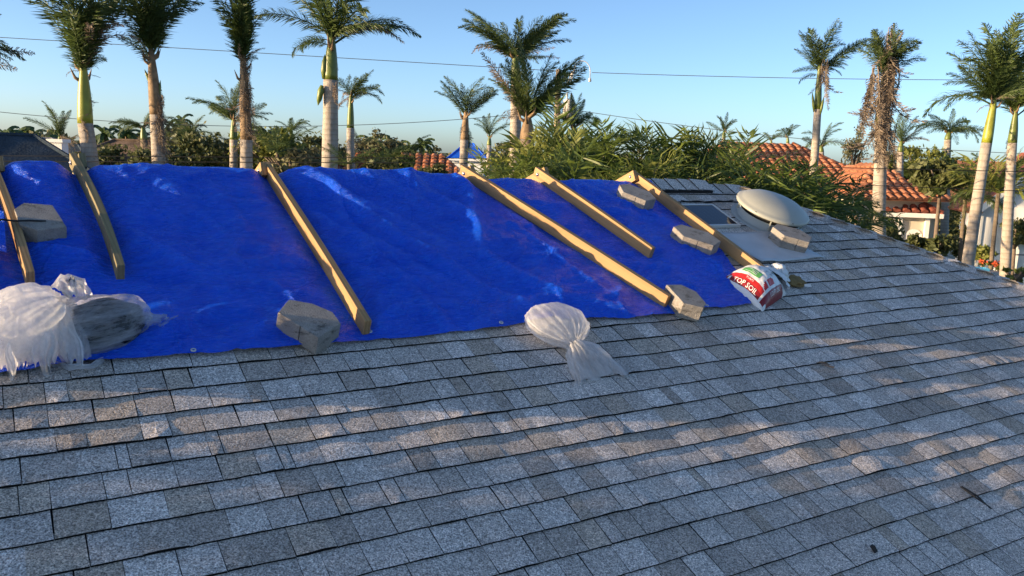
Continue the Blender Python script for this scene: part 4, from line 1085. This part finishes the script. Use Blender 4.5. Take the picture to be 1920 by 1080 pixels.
# ------------------------------------------------------------------ leafy trees and bushes
def leaf_cloud(mb, cx, cy, cz, rx, ry, rz, n, s, seed, mi=0, flat=.5):
    r = random.Random(seed); cl = []
    for i in range(max(5, int(n/60))):
        while True:
            d = Vector((r.uniform(-1, 1), r.uniform(-1, 1), r.uniform(-1, 1)))
            if .25 < d.length < 1: break
        cl.append((d, r.uniform(.18, .42)))
    for i in range(n):
        c, cr_ = r.choice(cl); d = c+Vector((r.gauss(0, 1), r.gauss(0, 1), r.gauss(0, 1)))*cr_*.5
        P = Vector((cx+rx*d.x, cy+ry*d.y, cz+rz*d.z))
        if P.z < .1: continue
        a_ = Vector((r.gauss(0, 1), r.gauss(0, 1), r.gauss(0, 1))).normalized(); b_ = a_.cross(Vector((r.gauss(0, 1), r.gauss(0, 1), r.gauss(0, .6)))).normalized()
        q = s*r.uniform(.6, 1.3)
        mb.add([P-a_*q, P-b_*q*flat, P+a_*q, P+b_*q*flat], [(0, 1, 2, 3)], mi)
def tree(px, py, Y, rx, rz, label, seed, n=1500, s=.10, mt=LEAF_T, name='leafy_tree', cat='tree', grp=None):
    P = at(px, py, Y); t = empty(name, label, cat, T(P.x, P.y, 0), grp); r = random.Random(seed)
    mb = MB(); mb.tube([(0, 0, 0), (.05, 0, P.z*.5), (0, 0, P.z)], [.10, .08, .04], 8)
    for k in range(5):
        a_ = r.uniform(0, 6.28); mb.tube([(0, 0, P.z-rz*1.1), (rx*.3*math.cos(a_), rx*.3*math.sin(a_), P.z-rz*.4), (rx*.7*math.cos(a_), rx*.7*math.sin(a_), P.z+rz*.4)], [.07, .045, .015], 6)
    mb.build('trunk', BARK, t, None, True)
    mb = MB(); leaf_cloud(mb, 0, 0, P.z, rx, rx*.9, rz, n, s, seed); mb.build('crown', mt, t)
    return t
TR = [(70, 305, 30, 2.0, 1.0, 'sunlit bush at the foot of the dark grey roof far left', LEAF_Y, 900, .10), (215, 300, 34, 2.2, 1.1, 'dark tree between the two leftmost trunks', LEAF_T, 1500, .12),
      (330, 268, 38, 2.0, 1.6, 'olive tree right of the second trunk, taller', LEAF_F, 1800, .12), (375, 285, 33, 2.2, 1.3, 'olive tree left of the slim shaggy palm', LEAF_T, 1800, .12),
      (300, 300, 30, 1.6, 1.0, 'dark bush in front of the brown roof', LEAF_T, 1200, .11), (420, 300, 36, 1.6, .9, 'dry brownish bush beside the shaggy slim palm', LEAF_F, 1000, .11),
      (505, 270, 33, 1.8, 1.4, 'bright olive tree right of the slim shaggy palm', LEAF_Y, 1900, .11), (545, 295, 30, 1.8, .9, 'low scrubby bush left of the thick pale trunk', LEAF_F, 1300, .11),
      (590, 275, 40, 2.0, 1.2, 'dark round tree just left of the thick pale trunk', LEAF_T, 1500, .12), (690, 262, 42, 1.9, 1.5, 'airy tree with loose twigs right of the small dark-balled palm', LEAF_F, 1000, .10),
      (738, 296, 34, 1.0, .8, 'mid green tree in front of the terracotta roof', LEAF_Y, 1500, .11), (808, 312, 30, .8, .5, 'small bush near the ridge beneath the terracotta roof', LEAF_T, 900, .10),
      (715, 310, 26, 1.2, .6, 'low bush peeking over the tarp ridge at its middle', LEAF_T, 900, .09),
      (1605, 262, 44, 1.0, 1.7, 'wispy feathery tree left of the shaggy dead-frond palm', LEAF_F, 900, .07), (1720, 290, 40, 2.2, 1.1, 'pale weeping tree behind the garden', LEAF_Y, 1800, .10),
      (1765, 318, 27, 1.1, .8, 'dark umbrella-leaved tree over the garden', LEAF_T, 1500, .13), (1700, 325, 42, 1.6, 1.0, 'dark garden tree above the low red roof', LEAF_T, 1400, .12),
      (1752, 395, 50, 2.4, 2.4, 'deep shaded bush beside the arched window', LEAF_T, 1800, .12), (1815, 385, 52, 2.4, 2.4, 'shaded hedge tree behind the white statue', LEAF_T, 1800, .12),
      (1690, 470, 30, .8, .5, 'bushy plant in front of the arched window', LEAF_T, 800, .10), (1628, 425, 30, 1.3, 1.0, 'dark bush hugging the pavilion wall left of the shaggy trunk', LEAF_T, 1200, .10), (1690, 452, 31, 1.0, .9, 'dark bush right of the shaggy trunk before the pavilion', LEAF_T, 1000, .10), (1738, 452, 27, 1.0, .8, 'low dark bush between the pavilion and the white statue', LEAF_T, 900, .10), (1806, 440, 31, .8, .8, 'dark bush just left of the leaning trunk', LEAF_T, 900, .10), (1860, 440, 33, .9, .8, 'small green shrub by the right white house', LEAF_Y, 800, .09),
      (1905, 420, 30, .9, .9, 'round bush against the right white wall', LEAF_T, 900, .09), (1845, 462, 26, .5, .35, 'small bright bush near the roof corner', LEAF_Y, 500, .07),
      (1905, 500, 20, .5, .3, 'yellow-green bush at the roof corner far right', LEAF_Y, 500, .06),
      (1775, 402, 54, 5.0, 2.4, 'long dark hedge behind the white statue', LEAF_T, 2400, .14)]
for k, (x, y, Y, rx, rz, lab, mt, n, s) in enumerate(TR):
    tree(x, y+13, Y, rx*.72, rz*.62, lab, 300+k, int(n*1.5), s, mt, 'bush' if ('bush' in lab or 'plant' in lab or 'shrub' in lab or 'hedge' in lab) else 'leafy_tree', 'bush' if ('bush' in lab or 'plant' in lab or 'shrub' in lab or 'hedge' in lab) else 'tree')
# arching garden palms at the right
def garden_palm(px, py, Y, lab, n, ln, seed, ms=None):
    P = at(px, py, Y); t = empty('garden_palm', lab, 'palm tree', T(P.x, P.y, 0), 'garden palms at the right'); rr = random.Random(seed)
    mb = MB(); mb.tube([(.1, 0, 0), (.05, 0, P.z*.5), (0, 0, P.z)], [.09, .065, .06], 8); mb.build('trunk', TRUNK2, t, None, True)
    for i in range(n): put_frond(rr.choice(ms or RG[1:]), t, Vector((0, 0, P.z)), rad(i*137.5), rad(rr.uniform(5, 70)), ln*rr.uniform(.8, 1.1), 'frond', rr.uniform(-.4, .4))
garden_palm(1810, 372, 27, 'garden palm with arching fronds left of the leaning trunk', 16, 1.9, 1)
garden_palm(1872, 362, 25, 'garden palm with arching fronds between the two rightmost trunks', 18, 1.8, 2, RG[1:]+RWY[:1])
garden_palm(1690, 330, 40, 'garden palm over the low red roof', 14, 1.8, 3)
garden_palm(1606, 402, 21, 'garden palm at the hip with pale drooping fronds', 11, 1.0, 4, RG[2:]+RD[1:2])
garden_palm(735, 300, 28, 'small palm in front of the terracotta roof behind the tarp', 12, 1.0, 6)
garden_palm(520, 285, 30, 'bright young palm right of the slim shaggy palm', 12, 1.7, 7, RG[:2])
garden_palm(655, 308, 22, 'young palm whose tips rise behind the tarp ridge', 10, .9, 8, RG[:2])
garden_palm(765, 285, 34, 'palm tuft on the terracotta roof line', 12, 1.1, 9)
garden_palm(355, 262, 36, 'palm crown among the olive trees at left', 14, 1.6, 10)
# far woods
mb = MB(); r = random.Random(77)
for i in range(190):
    Y = r.uniform(110, 230); x = r.uniform(-.68, .75)*Y; h = r.uniform(3.8, 6.4)*(.8+Y/600)
    leaf_cloud(mb, x, Y, h*.55, r.uniform(3, 7), 3, h*.45, 110, .75, 1000+i)
tag(mb.build('far_tree_line', LEAF_F), kind='stuff')
mb = MB()
for i in range(120):
    Y = r.uniform(50, 100); x = r.uniform(-.66, .72)*Y; h = r.uniform(2.0, 3.9)
    leaf_cloud(mb, x, Y, h*.5, r.uniform(1.5, 4), 2, h*.5, 150, .28, 3000+i)
tag(mb.build('neighbourhood_greenery', LEAF_F), kind='stuff')
# unseen tree added left of the house to cast the foreground shade
def plane_pt(q, a, n): return rp(a, q-.31*a, n)
# crown sized and placed so its shadow covers the near part of the roof
SC = rp(-8.5, 1.05+.31*8.5, .9)
t = empty('added_shade_tree', 'unseen dense tree added beside the house to shade the near roof', 'tree', T(SC.x, SC.y, 0))
mb = MB(); mb.tube([(0, 0, 0), (.2, 0, 1.6), (0, 0, SC.z)], [.35, .28, .12], 10)
for k in range(8):
    w = k*.8; mb.tube([(0, 0, 2.0), (.8*math.cos(w), .8*math.sin(w), SC.z-.6), (1.4*math.cos(w), 1.4*math.sin(w), SC.z+.4)], [.12, .07, .03], 6)
mb.build('trunk', BARK, t, None, True)
mb = MB(); r = random.Random(9)
for i in range(11000):
    d = Vector((r.gauss(0, 1), r.gauss(0, 1), r.gauss(0, 1))).normalized()*(r.random()**.33)
    P = Vector((d.x*SHR, d.y*SHR, SC.z+d.z*1.9)); P += Vector((r.gauss(0, .05), r.gauss(0, .05), r.gauss(0, .05)))
    a_ = Vector((r.gauss(0, 1), r.gauss(0, 1), r.gauss(0, 1))).normalized(); b_ = a_.cross(Vector((r.gauss(0, 1), r.gauss(0, 1), r.gauss(0, 1)))).normalized()
    q = r.uniform(.05, .10); mb.add([P-a_*q, P-b_*q*.6, P+a_*q, P+b_*q*.6], [(0, 1, 2, 3)])
mb.build('crown', LEAF_T, t)

# ------------------------------------------------------------------ houses
def hip_house(name, label, px, py, Y, w, d, rot, eave_z, ridge_z, rmat, wmat, ridge_frac=.45, oh=.5, wins=(), cat='house', zbase=0, rpm=None):
    """ridge centre seen at photo point (px,py) at distance Y"""
    P = at(px, py, Y); t = empty(name, label, cat, T(P.x, P.y, 0) @ RZ(rad(rot)))
    if ridge_z is None: ridge_z = P.z
    hw_, hd = w/2, d/2; rl = w*ridge_frac/2
    mb = MB(); v = [(-hw_-oh, -hd-oh, eave_z), (hw_+oh, -hd-oh, eave_z), (hw_+oh, hd+oh, eave_z), (-hw_-oh, hd+oh, eave_z), (-rl, 0, ridge_z), (rl, 0, ridge_z)]
    mb.add(v, [(0, 1, 5, 4), (1, 2, 5), (2, 3, 4, 5), (3, 0, 4), (3, 2, 1, 0)]); mb.build('roof', rmat, t)
    mb = MB(); mb.box(-hw_, hw_, -hd, hd, 0, eave_z-.01); mb.build('wall', wmat, t)
    mb = MB(); e = eave_z-.16; o_ = oh+.02
    mb.box(-hw_-o_, hw_+o_, -hd-o_-.03, -hd-o_, e, eave_z+.02); mb.box(-hw_-o_, hw_+o_, hd+o_, hd+o_+.03, e, eave_z+.02)
    mb.box(hw_+o_, hw_+o_+.03, -hd-o_, hd+o_, e, eave_z+.02); mb.box(-hw_-o_-.03, -hw_-o_, -hd-o_, hd+o_, e, eave_z+.02); mb.build('fascia', FASCIA, t)
    mb = MB(); rr_ = .07
    for A, B in ((4, 5), (4, 0), (4, 3), (5, 1), (5, 2)): mb.tube([v[A], v[B]], rr_, 6)
    mb.build('ridge_cap', rmat, t)
    for (x, z, ww, hh) in wins:
        add_window(t, x, -hd, z, ww, hh)
    return t, v
def add_window(t, x, y, z, ww, hh, M=None, arch=False):
    M = M or T(0, 0, 0)
    mb = MB(); f = .07
    mb.box(x-ww/2-f, x+ww/2+f, y-.05, y+.0, z-f, z); mb.box(x-ww/2-f, x-ww/2, y-.05, y, z, z+hh); mb.box(x+ww/2, x+ww/2+f, y-.05, y, z, z+hh)
    mb.box(x-ww/2-f, x+ww/2+f, y-.05, y, z+hh, z+hh+f); mb.box(x-ww/2, x+ww/2, y-.04, y, z+hh/2-.03, z+hh/2+.03)
    if arch:
        pr = [(x+ww/2*1.1*math.cos(k*math.pi/12), y-.05, z+hh+f+ww*.35*math.sin(k*math.pi/12)) for k in range(13)]
        mb.add(pr, [tuple(range(12, -1, -1))])
    w = mb.build('window', FASCIA, t, M)
    mb = MB(); mb.box(x-ww/2, x+ww/2, y-.02, y-.004, z, z+hh); mb.build('pane', GLASSW, w)
hip_house('grey_house', 'house under a big dark blue-grey hip roof at the far left edge', 0, 252, 23, 6.4, 8, 30, 3.3, None, SLATE, STUCCO, .25)
hip_house('grey_house', 'small house with pale grey pointed roof behind the dark blue roof', 88, 259, 52, 5, 5, 10, 4.2, None, GREYR, WHITEW, .1)
hip_house('grey_house', 'low dark roofed house behind the leftmost palm, with a white chimney', 78, 270, 42, 7, 6, 5, 3.7, None, SLATE, WHITEW, .5)
c_ = at(110, 272, 38); t = empty('chimney', 'white chimney stack left of the leftmost palm trunk', 'chimney', T(c_.x, c_.y, 0)); mb = MB(); mb.box(-.28, .28, -.28, .28, 0, 5.1); mb.build('stack', WHITEW, t); mb = MB(); mb.box(-.36, .36, -.36, .36, 5.1, 5.25); mb.build('chimney_cap', WHITEW, t)
hip_house('brown_house', 'house with brown shingle roof between the two leftmost trunks', 262, 264, 36, 7, 6, 0, 3.5, None, BROWNR, STUCCO, .3)
hip_house('grey_house', 'low dark house glimpsed between olive trees and the slim shaggy palm', 400, 285, 40, 6, 5, 0, 3.6, None, SLATE, STUCCO, .4)
hip_house('blue_tarped_house', 'house with flat blue tarp roof right of the thick pale trunk', 640, 291, 44, 3.5, 5, 0, 3.9, None, BTARP, WHITEW, .6)
hip_house('white_house', 'low white walled house left of the thick pale trunk', 570, 290, 42, 4.5, 5, 0, 4.1, None, GREYR, WHITEW, .5)
t, v = hip_house('blue_tarped_house', 'distant house whose hip roof is wrapped in bright blue tarp', 880, 269, 70, 2.6, 4.5, 0, 4.75, None, BTARP, WHITEW, .25, .3)
TB = 0
def tile_roof(t, v, face, name, mt, pitch=.36, row=.36, cap_n=300, lim=None):
    """lay individual barrel tiles on a planar roof face given as local points; face[0]->face[1] is the eave"""
    global TB
    pts = [Vector(v[i]) if isinstance(i, int) else Vector(i) for i in face]
    e = (pts[1]-pts[0]); Lx = e.length; e.normalize(); nn = e.cross(pts[-1]-pts[0]).normalized(); up = nn.cross(e)
    if up.z < 0: up = -up; nn = -nn
    poly = [((p-pts[0]).dot(e), (p-pts[0]).dot(up)) for p in pts]
    def inside(x, y):
        c = False; n = len(poly)
        for i in range(n):
            (x0, y0), (x1, y1) = poly[i], poly[(i+1) % n]
            if (y0 > y) != (y1 > y) and x < (x1-x0)*(y-y0)/(y1-y0)+x0: c = not c
        return c
    key = name+mt.name
    if key not in fm:
        mb = MB(); vs = []; n = 6
        for s, (yy, rr_) in enumerate(((0, pitch*.42), (row*1.12, pitch*.34))):
            for k in range(n+1):
                w = math.pi*k/n; vs.append((rr_*math.cos(w), yy, .02+rr_*.72*math.sin(w)+(.05 if s == 0 else .0)))
        vs += [(0, 0, .03)]
        fs = [(k, k+1, n+2+k, n+1+k) for k in range(n)] + [(k+1, k, 2*n+2) for k in range(n)]
        mb.add(vs, fs); fm[key] = mb.mesh('roof_tile', mt)
    hmax = max(p[1] for p in poly); y = 0.02; R = []
    while y < hmax:
        x = pitch/2
        while x < Lx:
            if inside(x, y+.1): R.append((x, y))
            x += pitch
        y += row
    B3 = Matrix(((e.x, up.x, nn.x, 0), (e.y, up.y, nn.y, 0), (e.z, up.z, nn.z, 0), (0, 0, 0, 1)))
    rest = MB(); base = fm[key]; rt = random.Random(1)
    for x, y in R:
        M = Matrix.Translation(pts[0]+e*(x+rt.uniform(-.012, .012))+up*y) @ B3
        if TB < cap_n: link('roof_tile', base, t, M); TB += 1
        else: rest.add([vv.co for vv in base.vertices], [tuple(p.vertices) for p in base.polygons], 0, M)
    if rest.v: tag(rest.build('roof_tile_field', mt, t), kind='stuff')
P = at(1425, 272, 40)
t, v = hip_house('tiled_house', 'house with bright orange barrel-tile hip roof behind the shrubs', 1425, 270, 40, 9.6, 7.5, 8, 3.95, None, TILE, STUCCO, .34, .5, [(2.8, 1.0, 1.2, 1.4)])
tile_roof(t, v, (0, 1, 5, 4), 'm', TILE)
tile_roof(t, v, (1, 2, 5), 'm', TILE)
# projecting hip wing of the same house
wz = 3.95; wv = [(1.2, -6.6, wz), (5.6, -6.6, wz), (5.6, -3.0, wz), (1.2, -3.0, wz), (3.3, -4.3, wz+1.35), (3.3, -1.6, wz+1.35)]
mb = MB(); mb.add(wv, [(0, 1, 4), (1, 2, 5, 4), (3, 0, 4, 5)]); mb.build('wing_roof', TILE, t)
tile_roof(t, wv, (0, 1, 4), 'm', TILE); tile_roof(t, wv, (3, 0, 4, 5), 'm', TILE)
mb = MB(); mb.box(1.7, 5.1, -6.1, -3.75, 0, wz-.01); mb.build('wing_wall', STUCCO, t)
TB = 0
t, v = hip_house('pavilion', 'small cream pavilion with red tile roof and arched window in the garden', 1655, 350, 36, 3.0, 2.8, -6, 3.45, None, TILE2, STUCCO, .12, .38, cat='pavilion')
tile_roof(t, v, (0, 1, 5, 4), 'p', TILE2); tile_roof(t, v, (1, 2, 5), 'p', TILE2)
add_window(t, .95, -1.4, 1.3, .50, 1.25, None, True); add_window(t, -.95, -1.4, 1.5, .8, .9)
for x in (-1.5, -.3, .35, 1.42):
    mb = MB(); mb.box(x-.08, x+.08, -1.55, -1.402, 0, 3.25); mb.box(x-.12, x+.12, -1.6, -1.402, 3.25, 3.4); mb.build('pilaster', WHITEW, t)
hip_house('tiled_house', 'cream house with terracotta roof showing between garden trees', 1780, 330, 60, 6, 6, 0, 3.0, None, TILE, STUCCO, .5, .4, [(-1.5, .8, 1, 1.3), (1.2, .8, 1, 1.3)])
hip_house('tiled_house', 'far terracotta roofed house between the right-hand trunks', 1835, 303, 75, 8, 7, 0, 3.9, None, TILE, STUCCO, .7)
TB = 0
t, v = hip_house('tiled_house', 'terracotta roofed house behind the tarp ridge right of the thick trunk', 690, 290, 42, 4.6, 5, -6, 4.0, None, TILE, STUCCO, .5)
tile_roof(t, v, (0, 1, 5, 4), 'm', TILE, .36, .36, 140)
t, v = hip_house('tiled_house', 'terracotta roofed house behind small palms left of the shrubs', 785, 291, 40, 4.4, 5, 4, 3.8, None, TILE, STUCCO, .5)
TB = 0
tile_roof(t, v, (0, 1, 5, 4), 'm', TILE, .36, .36, 150)
# white gabled house at the right
P = at(1975, 282, 30); t = empty('white_house', 'white house with big white gable fascia and dark red roof at the right edge', 'house', T(P.x, P.y, 0) @ RZ(rad(-12)))
pz = P.z
mb = MB(); mb.add([(-2.0, 0, 0), (3.4, 0, 0), (3.4, 0, pz-1.35), (-.0, 0, pz-.25), (-2.0, 0, pz-1.95), (-2.0, 2.6, 0), (3.4, 2.6, 0), (3.4, 2.6, pz-1.35), (0, 2.6, pz-.25), (-2.0, 2.6, pz-1.95)],
                  [(0, 1, 2, 3, 4), (0, 4, 9, 5), (1, 6, 7, 2), (5, 9, 8, 7, 6)]); mb.build('wall', WHITEW, t)
mb = MB(); mb.add([(-2.4, -.4, pz-2.25), (0, -.4, pz-.05), (0, 3.0, pz-.05), (-2.4, 3.0, pz-2.25), (3.8, -.4, pz-1.35), (3.8, 3.0, pz-1.35)], [(0, 1, 2, 3), (1, 4, 5, 2)])
o = mb.build('roof', TILE2, t); s_ = o.modifiers.new('t', 'SOLIDIFY'); s_.thickness = .12
mb = MB(); mb.add([(-2.45, -.45, pz-2.48), (0, -.45, pz-.25), (0, -.45, pz-.0), (-2.45, -.45, pz-2.2), (3.85, -.45, pz-1.55), (3.85, -.45, pz-1.3)], [(0, 1, 2, 3), (1, 4, 5, 2)])
o = mb.build('fascia', FASCIA, t); s_ = o.modifiers.new('t', 'SOLIDIFY'); s_.thickness = .05
for z in (1.15, 2.3): mb = MB(); mb.box(-2.02, 3.42, -.03, -.002, z, z+.05); mb.build('wall_joint', mat('grey_joint', (.3, .3, .3), .9), t)
add_window(t, 1.4, 0, .9, 1.1, 1.3)
mb = MB(); mb.box(-2.06, -1.98, -.06, .02, 0, pz-2.3); mb.build('downpipe', ALU, t)

# ------------------------------------------------------------------ pole and wires
YP = 36
Pb = at(1046, 240, YP); Pt = at(1043, 130, YP)
t = empty('utility_pole', 'wooden utility pole with a pale transformer among the centre palms', 'utility pole', T(Pb.x, Pb.y, 0)); hz = Pt.z
mb = MB(); mb.tube([(0, 0, 0), (-.03, 0, hz*.5), (-.06, 0, hz)], [.17, .14, .12], 10); mb.build('pole', POLE, t, None, True)
tz = at(1060, 205, YP).z-.0
tr = MB(); tr.lathe([(.0, -.42), (.20, -.42), (.22, -.38), (.22, .30), (.24, .32), (.20, .40), (.0, .42)], 16)
tf = tr.build('transformer', GREYM, t, T(.40, -.1, tz), True)
for z in (-.22, .2): mb = MB(); mb.box(-.34, .34, -.03, .03, z-.03, z+.03); mb.build('bracket', GREYM, tf)
for x in (-.08, .1): mb = MB(); mb.lathe([(.0, .38), (.05, .4), (.03, .5), (.05, .56), (.03, .64), (.0, .7)], 10); mb.build('bushing', GREYM if x < 0 else CABLE, tf, T(x, 0, 0), True)
q = at(1078, 140, YP); dx = q.x-Pb.x
mb = MB(); mb.tube([(-.05, 0, hz-.55), (dx*.6, 0, q.z+.0), (dx*.95, 0, q.z+.15)], .035, 6); mb.tube([(dx*.55, 0, q.z-.35), (dx*.72, 0, q.z+.0), (dx*1.0, 0, q.z+.2)], .05, 6); mb.tube([(dx*.72, 0, q.z-.3), (dx*.95, 0, q.z+.12)], .03, 6)
mb.build('cutout_switch', GREYM, t, None, True)
mb = MB(); mb.tube([(dx*.92+.34*(1-math.cos(k*math.pi/10)), 0, q.z+.15+.42*math.sin(k*math.pi/10)*1.0) for k in range(11)]+[(dx*.92+.68, 0, q.z-.1)], .018, 6)
mb.lathe([(.0, 0), (.07, .03), (.05, .16), (.0, .18)], 8, 0, T(dx*.92+.68, 0, q.z-.28)); mb.build('jumper_loop', GREYM, t, None, True)
WIRE = mat('wire_grey', (.10, .12, .13), .6, .4)
def wire(a, b, Ya, Yb, sag, r_, label, m_=WIRE, k0=0, k1=41):
    A, B = at(*a, Ya), at(*b, Yb); D = B-A; A2 = A-D*.0; pts = []
    for k in range(k0, k1):
        u = k/40; p = A+D*u; p.z -= sag*4*u*(1-u) if 0 <= u <= 1 else 0; pts.append(p)
    mb = MB(); O = pts[0].copy(); mb.tube([p-O for p in pts], r_, 5); o = mb.build('power_wire', m_, None, T(O)); tag(o, label, 'wire')
wire((0, 70), (1043, 133), 35, YP, -.0, .014, 'upper power wire running left from the utility pole', WIRE, -6)
wire((1110, 136), (1920, 150), YP, 35, .08, .014, 'upper power wire running right from the utility pole', WIRE, 0, 47)
wire((0, 210), (1046, 206), 34, YP, .62, .013, 'lower power wire running left from the utility pole', WIRE, -6)
wire((1065, 204), (1920, 288), YP, 34, .28, .013, 'lower power wire running right from the utility pole', WIRE, 0, 47)
wire((150, 293), (900, 297), 20, 20, 0, .009, 'thin dark wire low behind the tarp ridge, upper of two', CABLE, -12, 47)
wire((150, 303), (900, 306), 20, 20, 0, .010, 'thin dark wire low behind the tarp ridge, lower of two', CABLE, -12, 47)
wire((1560, 314), (1920, 322), 19, 19, 0, .009, 'thin wire crossing the garden view, upper of two', CABLE, -12, 47)
wire((1560, 345), (1920, 358), 19, 19, 0, .008, 'thin wire crossing the garden view, lower of two', CABLE, -12, 47)

# ------------------------------------------------------------------ garden: statue, planter, lawn, path
P = at(1768, 478, 45); P.z = 0
st = empty('deer_statue', 'white deer statue standing in the shaded garden, head raised to the left', 'statue', T(P.x, P.y, P.z))
zz = at(1768, 478, 45).z
def skin(name, vsx, es, rsx, mt, parent, M=None):
    me = bpy.data.meshes.new(name); me.from_pydata(vsx, es, []); me.materials.append(mt)
    o = link(name, me, parent, M); md = o.modifiers.new('skin', 'SKIN'); sl = me.skin_vertices[0]
    for i, r_ in enumerate(rsx): sl.data[i].radius = (r_, r_)
    sl.data[0].use_root = True
    sb = o.modifiers.new('sub', 'SUBSURF'); sb.levels = 1; sb.render_levels = 1; return o
V = [(.30, 0, .78), (.0, 0, .80), (-.32, 0, .80), (-.42, 0, 1.0), (-.48, 0, 1.28), (-.56, 0, 1.36), (-.72, 0, 1.32),
     (-.34, .10, .45), (-.33, .10, .0), (-.34, -.10, .45), (-.36, -.10, .0), (.34, .10, .50), (.42, .10, .28), (.36, .10, 0), (.34, -.10, .50), (.42, -.10, .28), (.38, -.10, 0), (.42, 0, .86), (.47, 0, .72)]
Ed = [(0, 1), (1, 2), (2, 3), (3, 4), (4, 5), (5, 6), (2, 7), (7, 8), (2, 9), (9, 10), (0, 11), (11, 12), (12, 13), (0, 14), (14, 15), (15, 16), (0, 17), (17, 18)]
Rs = [.16, .155, .15, .10, .075, .085, .045, .055, .035, .055, .035, .06, .04, .035, .06, .04, .035, .05, .03]
zoff = max(0, zz)
skin('body', [(a_, b_, c_+0) for a_, b_, c_ in V], Ed, Rs, STATUE, st, T(0, 0, max(0, zz)))
for s in (-1, 1): mb = MB(); mb.tube([(-.52, .05*s, 1.40), (-.47, .12*s, 1.50), (-.45, .14*s, 1.56)], [.025, .03, .006], 6); mb.build('ear', STATUE, st, T(0, 0, max(0, zz)), True)
if zz > .05:
    mb = MB(); mb.box(-.6, .6, -.3, .3, 0, zz); mb.build('plinth', CONC, st)
def planter(px, py, Y, w, col, lab, seed):
    P = at(px, py, Y); t = empty('flower_planter', lab, 'planter', T(P.x, P.y, 0)); z = max(.3, P.z)
    mb = MB(); mb.lathe([(w*.7, 0), (w*.8, z*.5), (w, z-.06), (w*1.05, z), (w*.9, z)], 16, 0, None, True); mb.build('pot', CONC, t, None, True)
    mb = MB(); leaf_cloud(mb, 0, 0, z+.12, w*.9, w*.9, .16, 260, .05, seed); mb.build('foliage', LEAF_Y, t)
    mb = MB(); leaf_cloud(mb, 0, 0, z+.2, w*.8, w*.8, .12, 120, .05, seed+1); mb.build('flower', mat('petals', col, .7), t)
planter(1853, 508, 24, .35, (.75, .13, .04), 'planter of orange-red flowers between the two rightmost trunks', 5)
planter(1868, 512, 26, .30, (.75, .72, .70), 'planter with pale flowers beside the orange-red one', 8)
planter(1712, 425, 40, .3, (.7, .25, .15), 'planter with coral flowers in front of the arched window', 9)
P = at(1835, 505, 23.5); mb = MB(); mb.box(-.22, .22, -.16, .16, 0, .05); mb.box(-.22, .22, -.16, -.13, .05, P.z+.05); mb.box(-.22, .22, .13, .16, .05, P.z+.05); mb.box(-.22, -.19, -.13, .13, .05, P.z+.05); mb.box(.19, .22, -.13, .13, .05, P.z+.05)
tag(mb.build('blue_tub', mat('light_blue_plastic', (.10, .38, .62), .4, .4), None, T(P.x, P.y, 0)), 'light blue plastic tub left of the orange-red flowers', 'tub')
G = [at(1700, 480, 30), at(1925, 500, 30), at(1925, 452, 60), at(1700, 445, 60)]
mb = MB(); mb.add([(9, 17, .004), (34, 17, .004), (50, 70, .004), (16, 70, .004)], [(0, 1, 2, 3)]); tag(mb.build('lawn', mat('garden_lawn', (.07, .11, .02), .95, .1, 0, 2.2, .45, .05, 9)), kind='structure')
mb = MB(); mb.add([(14, 30, .008), (40, 33, .008), (41, 34.6, .008), (14, 31.4, .008)], [(0, 1, 2, 3)]); tag(mb.build('path', CONC), kind='structure')
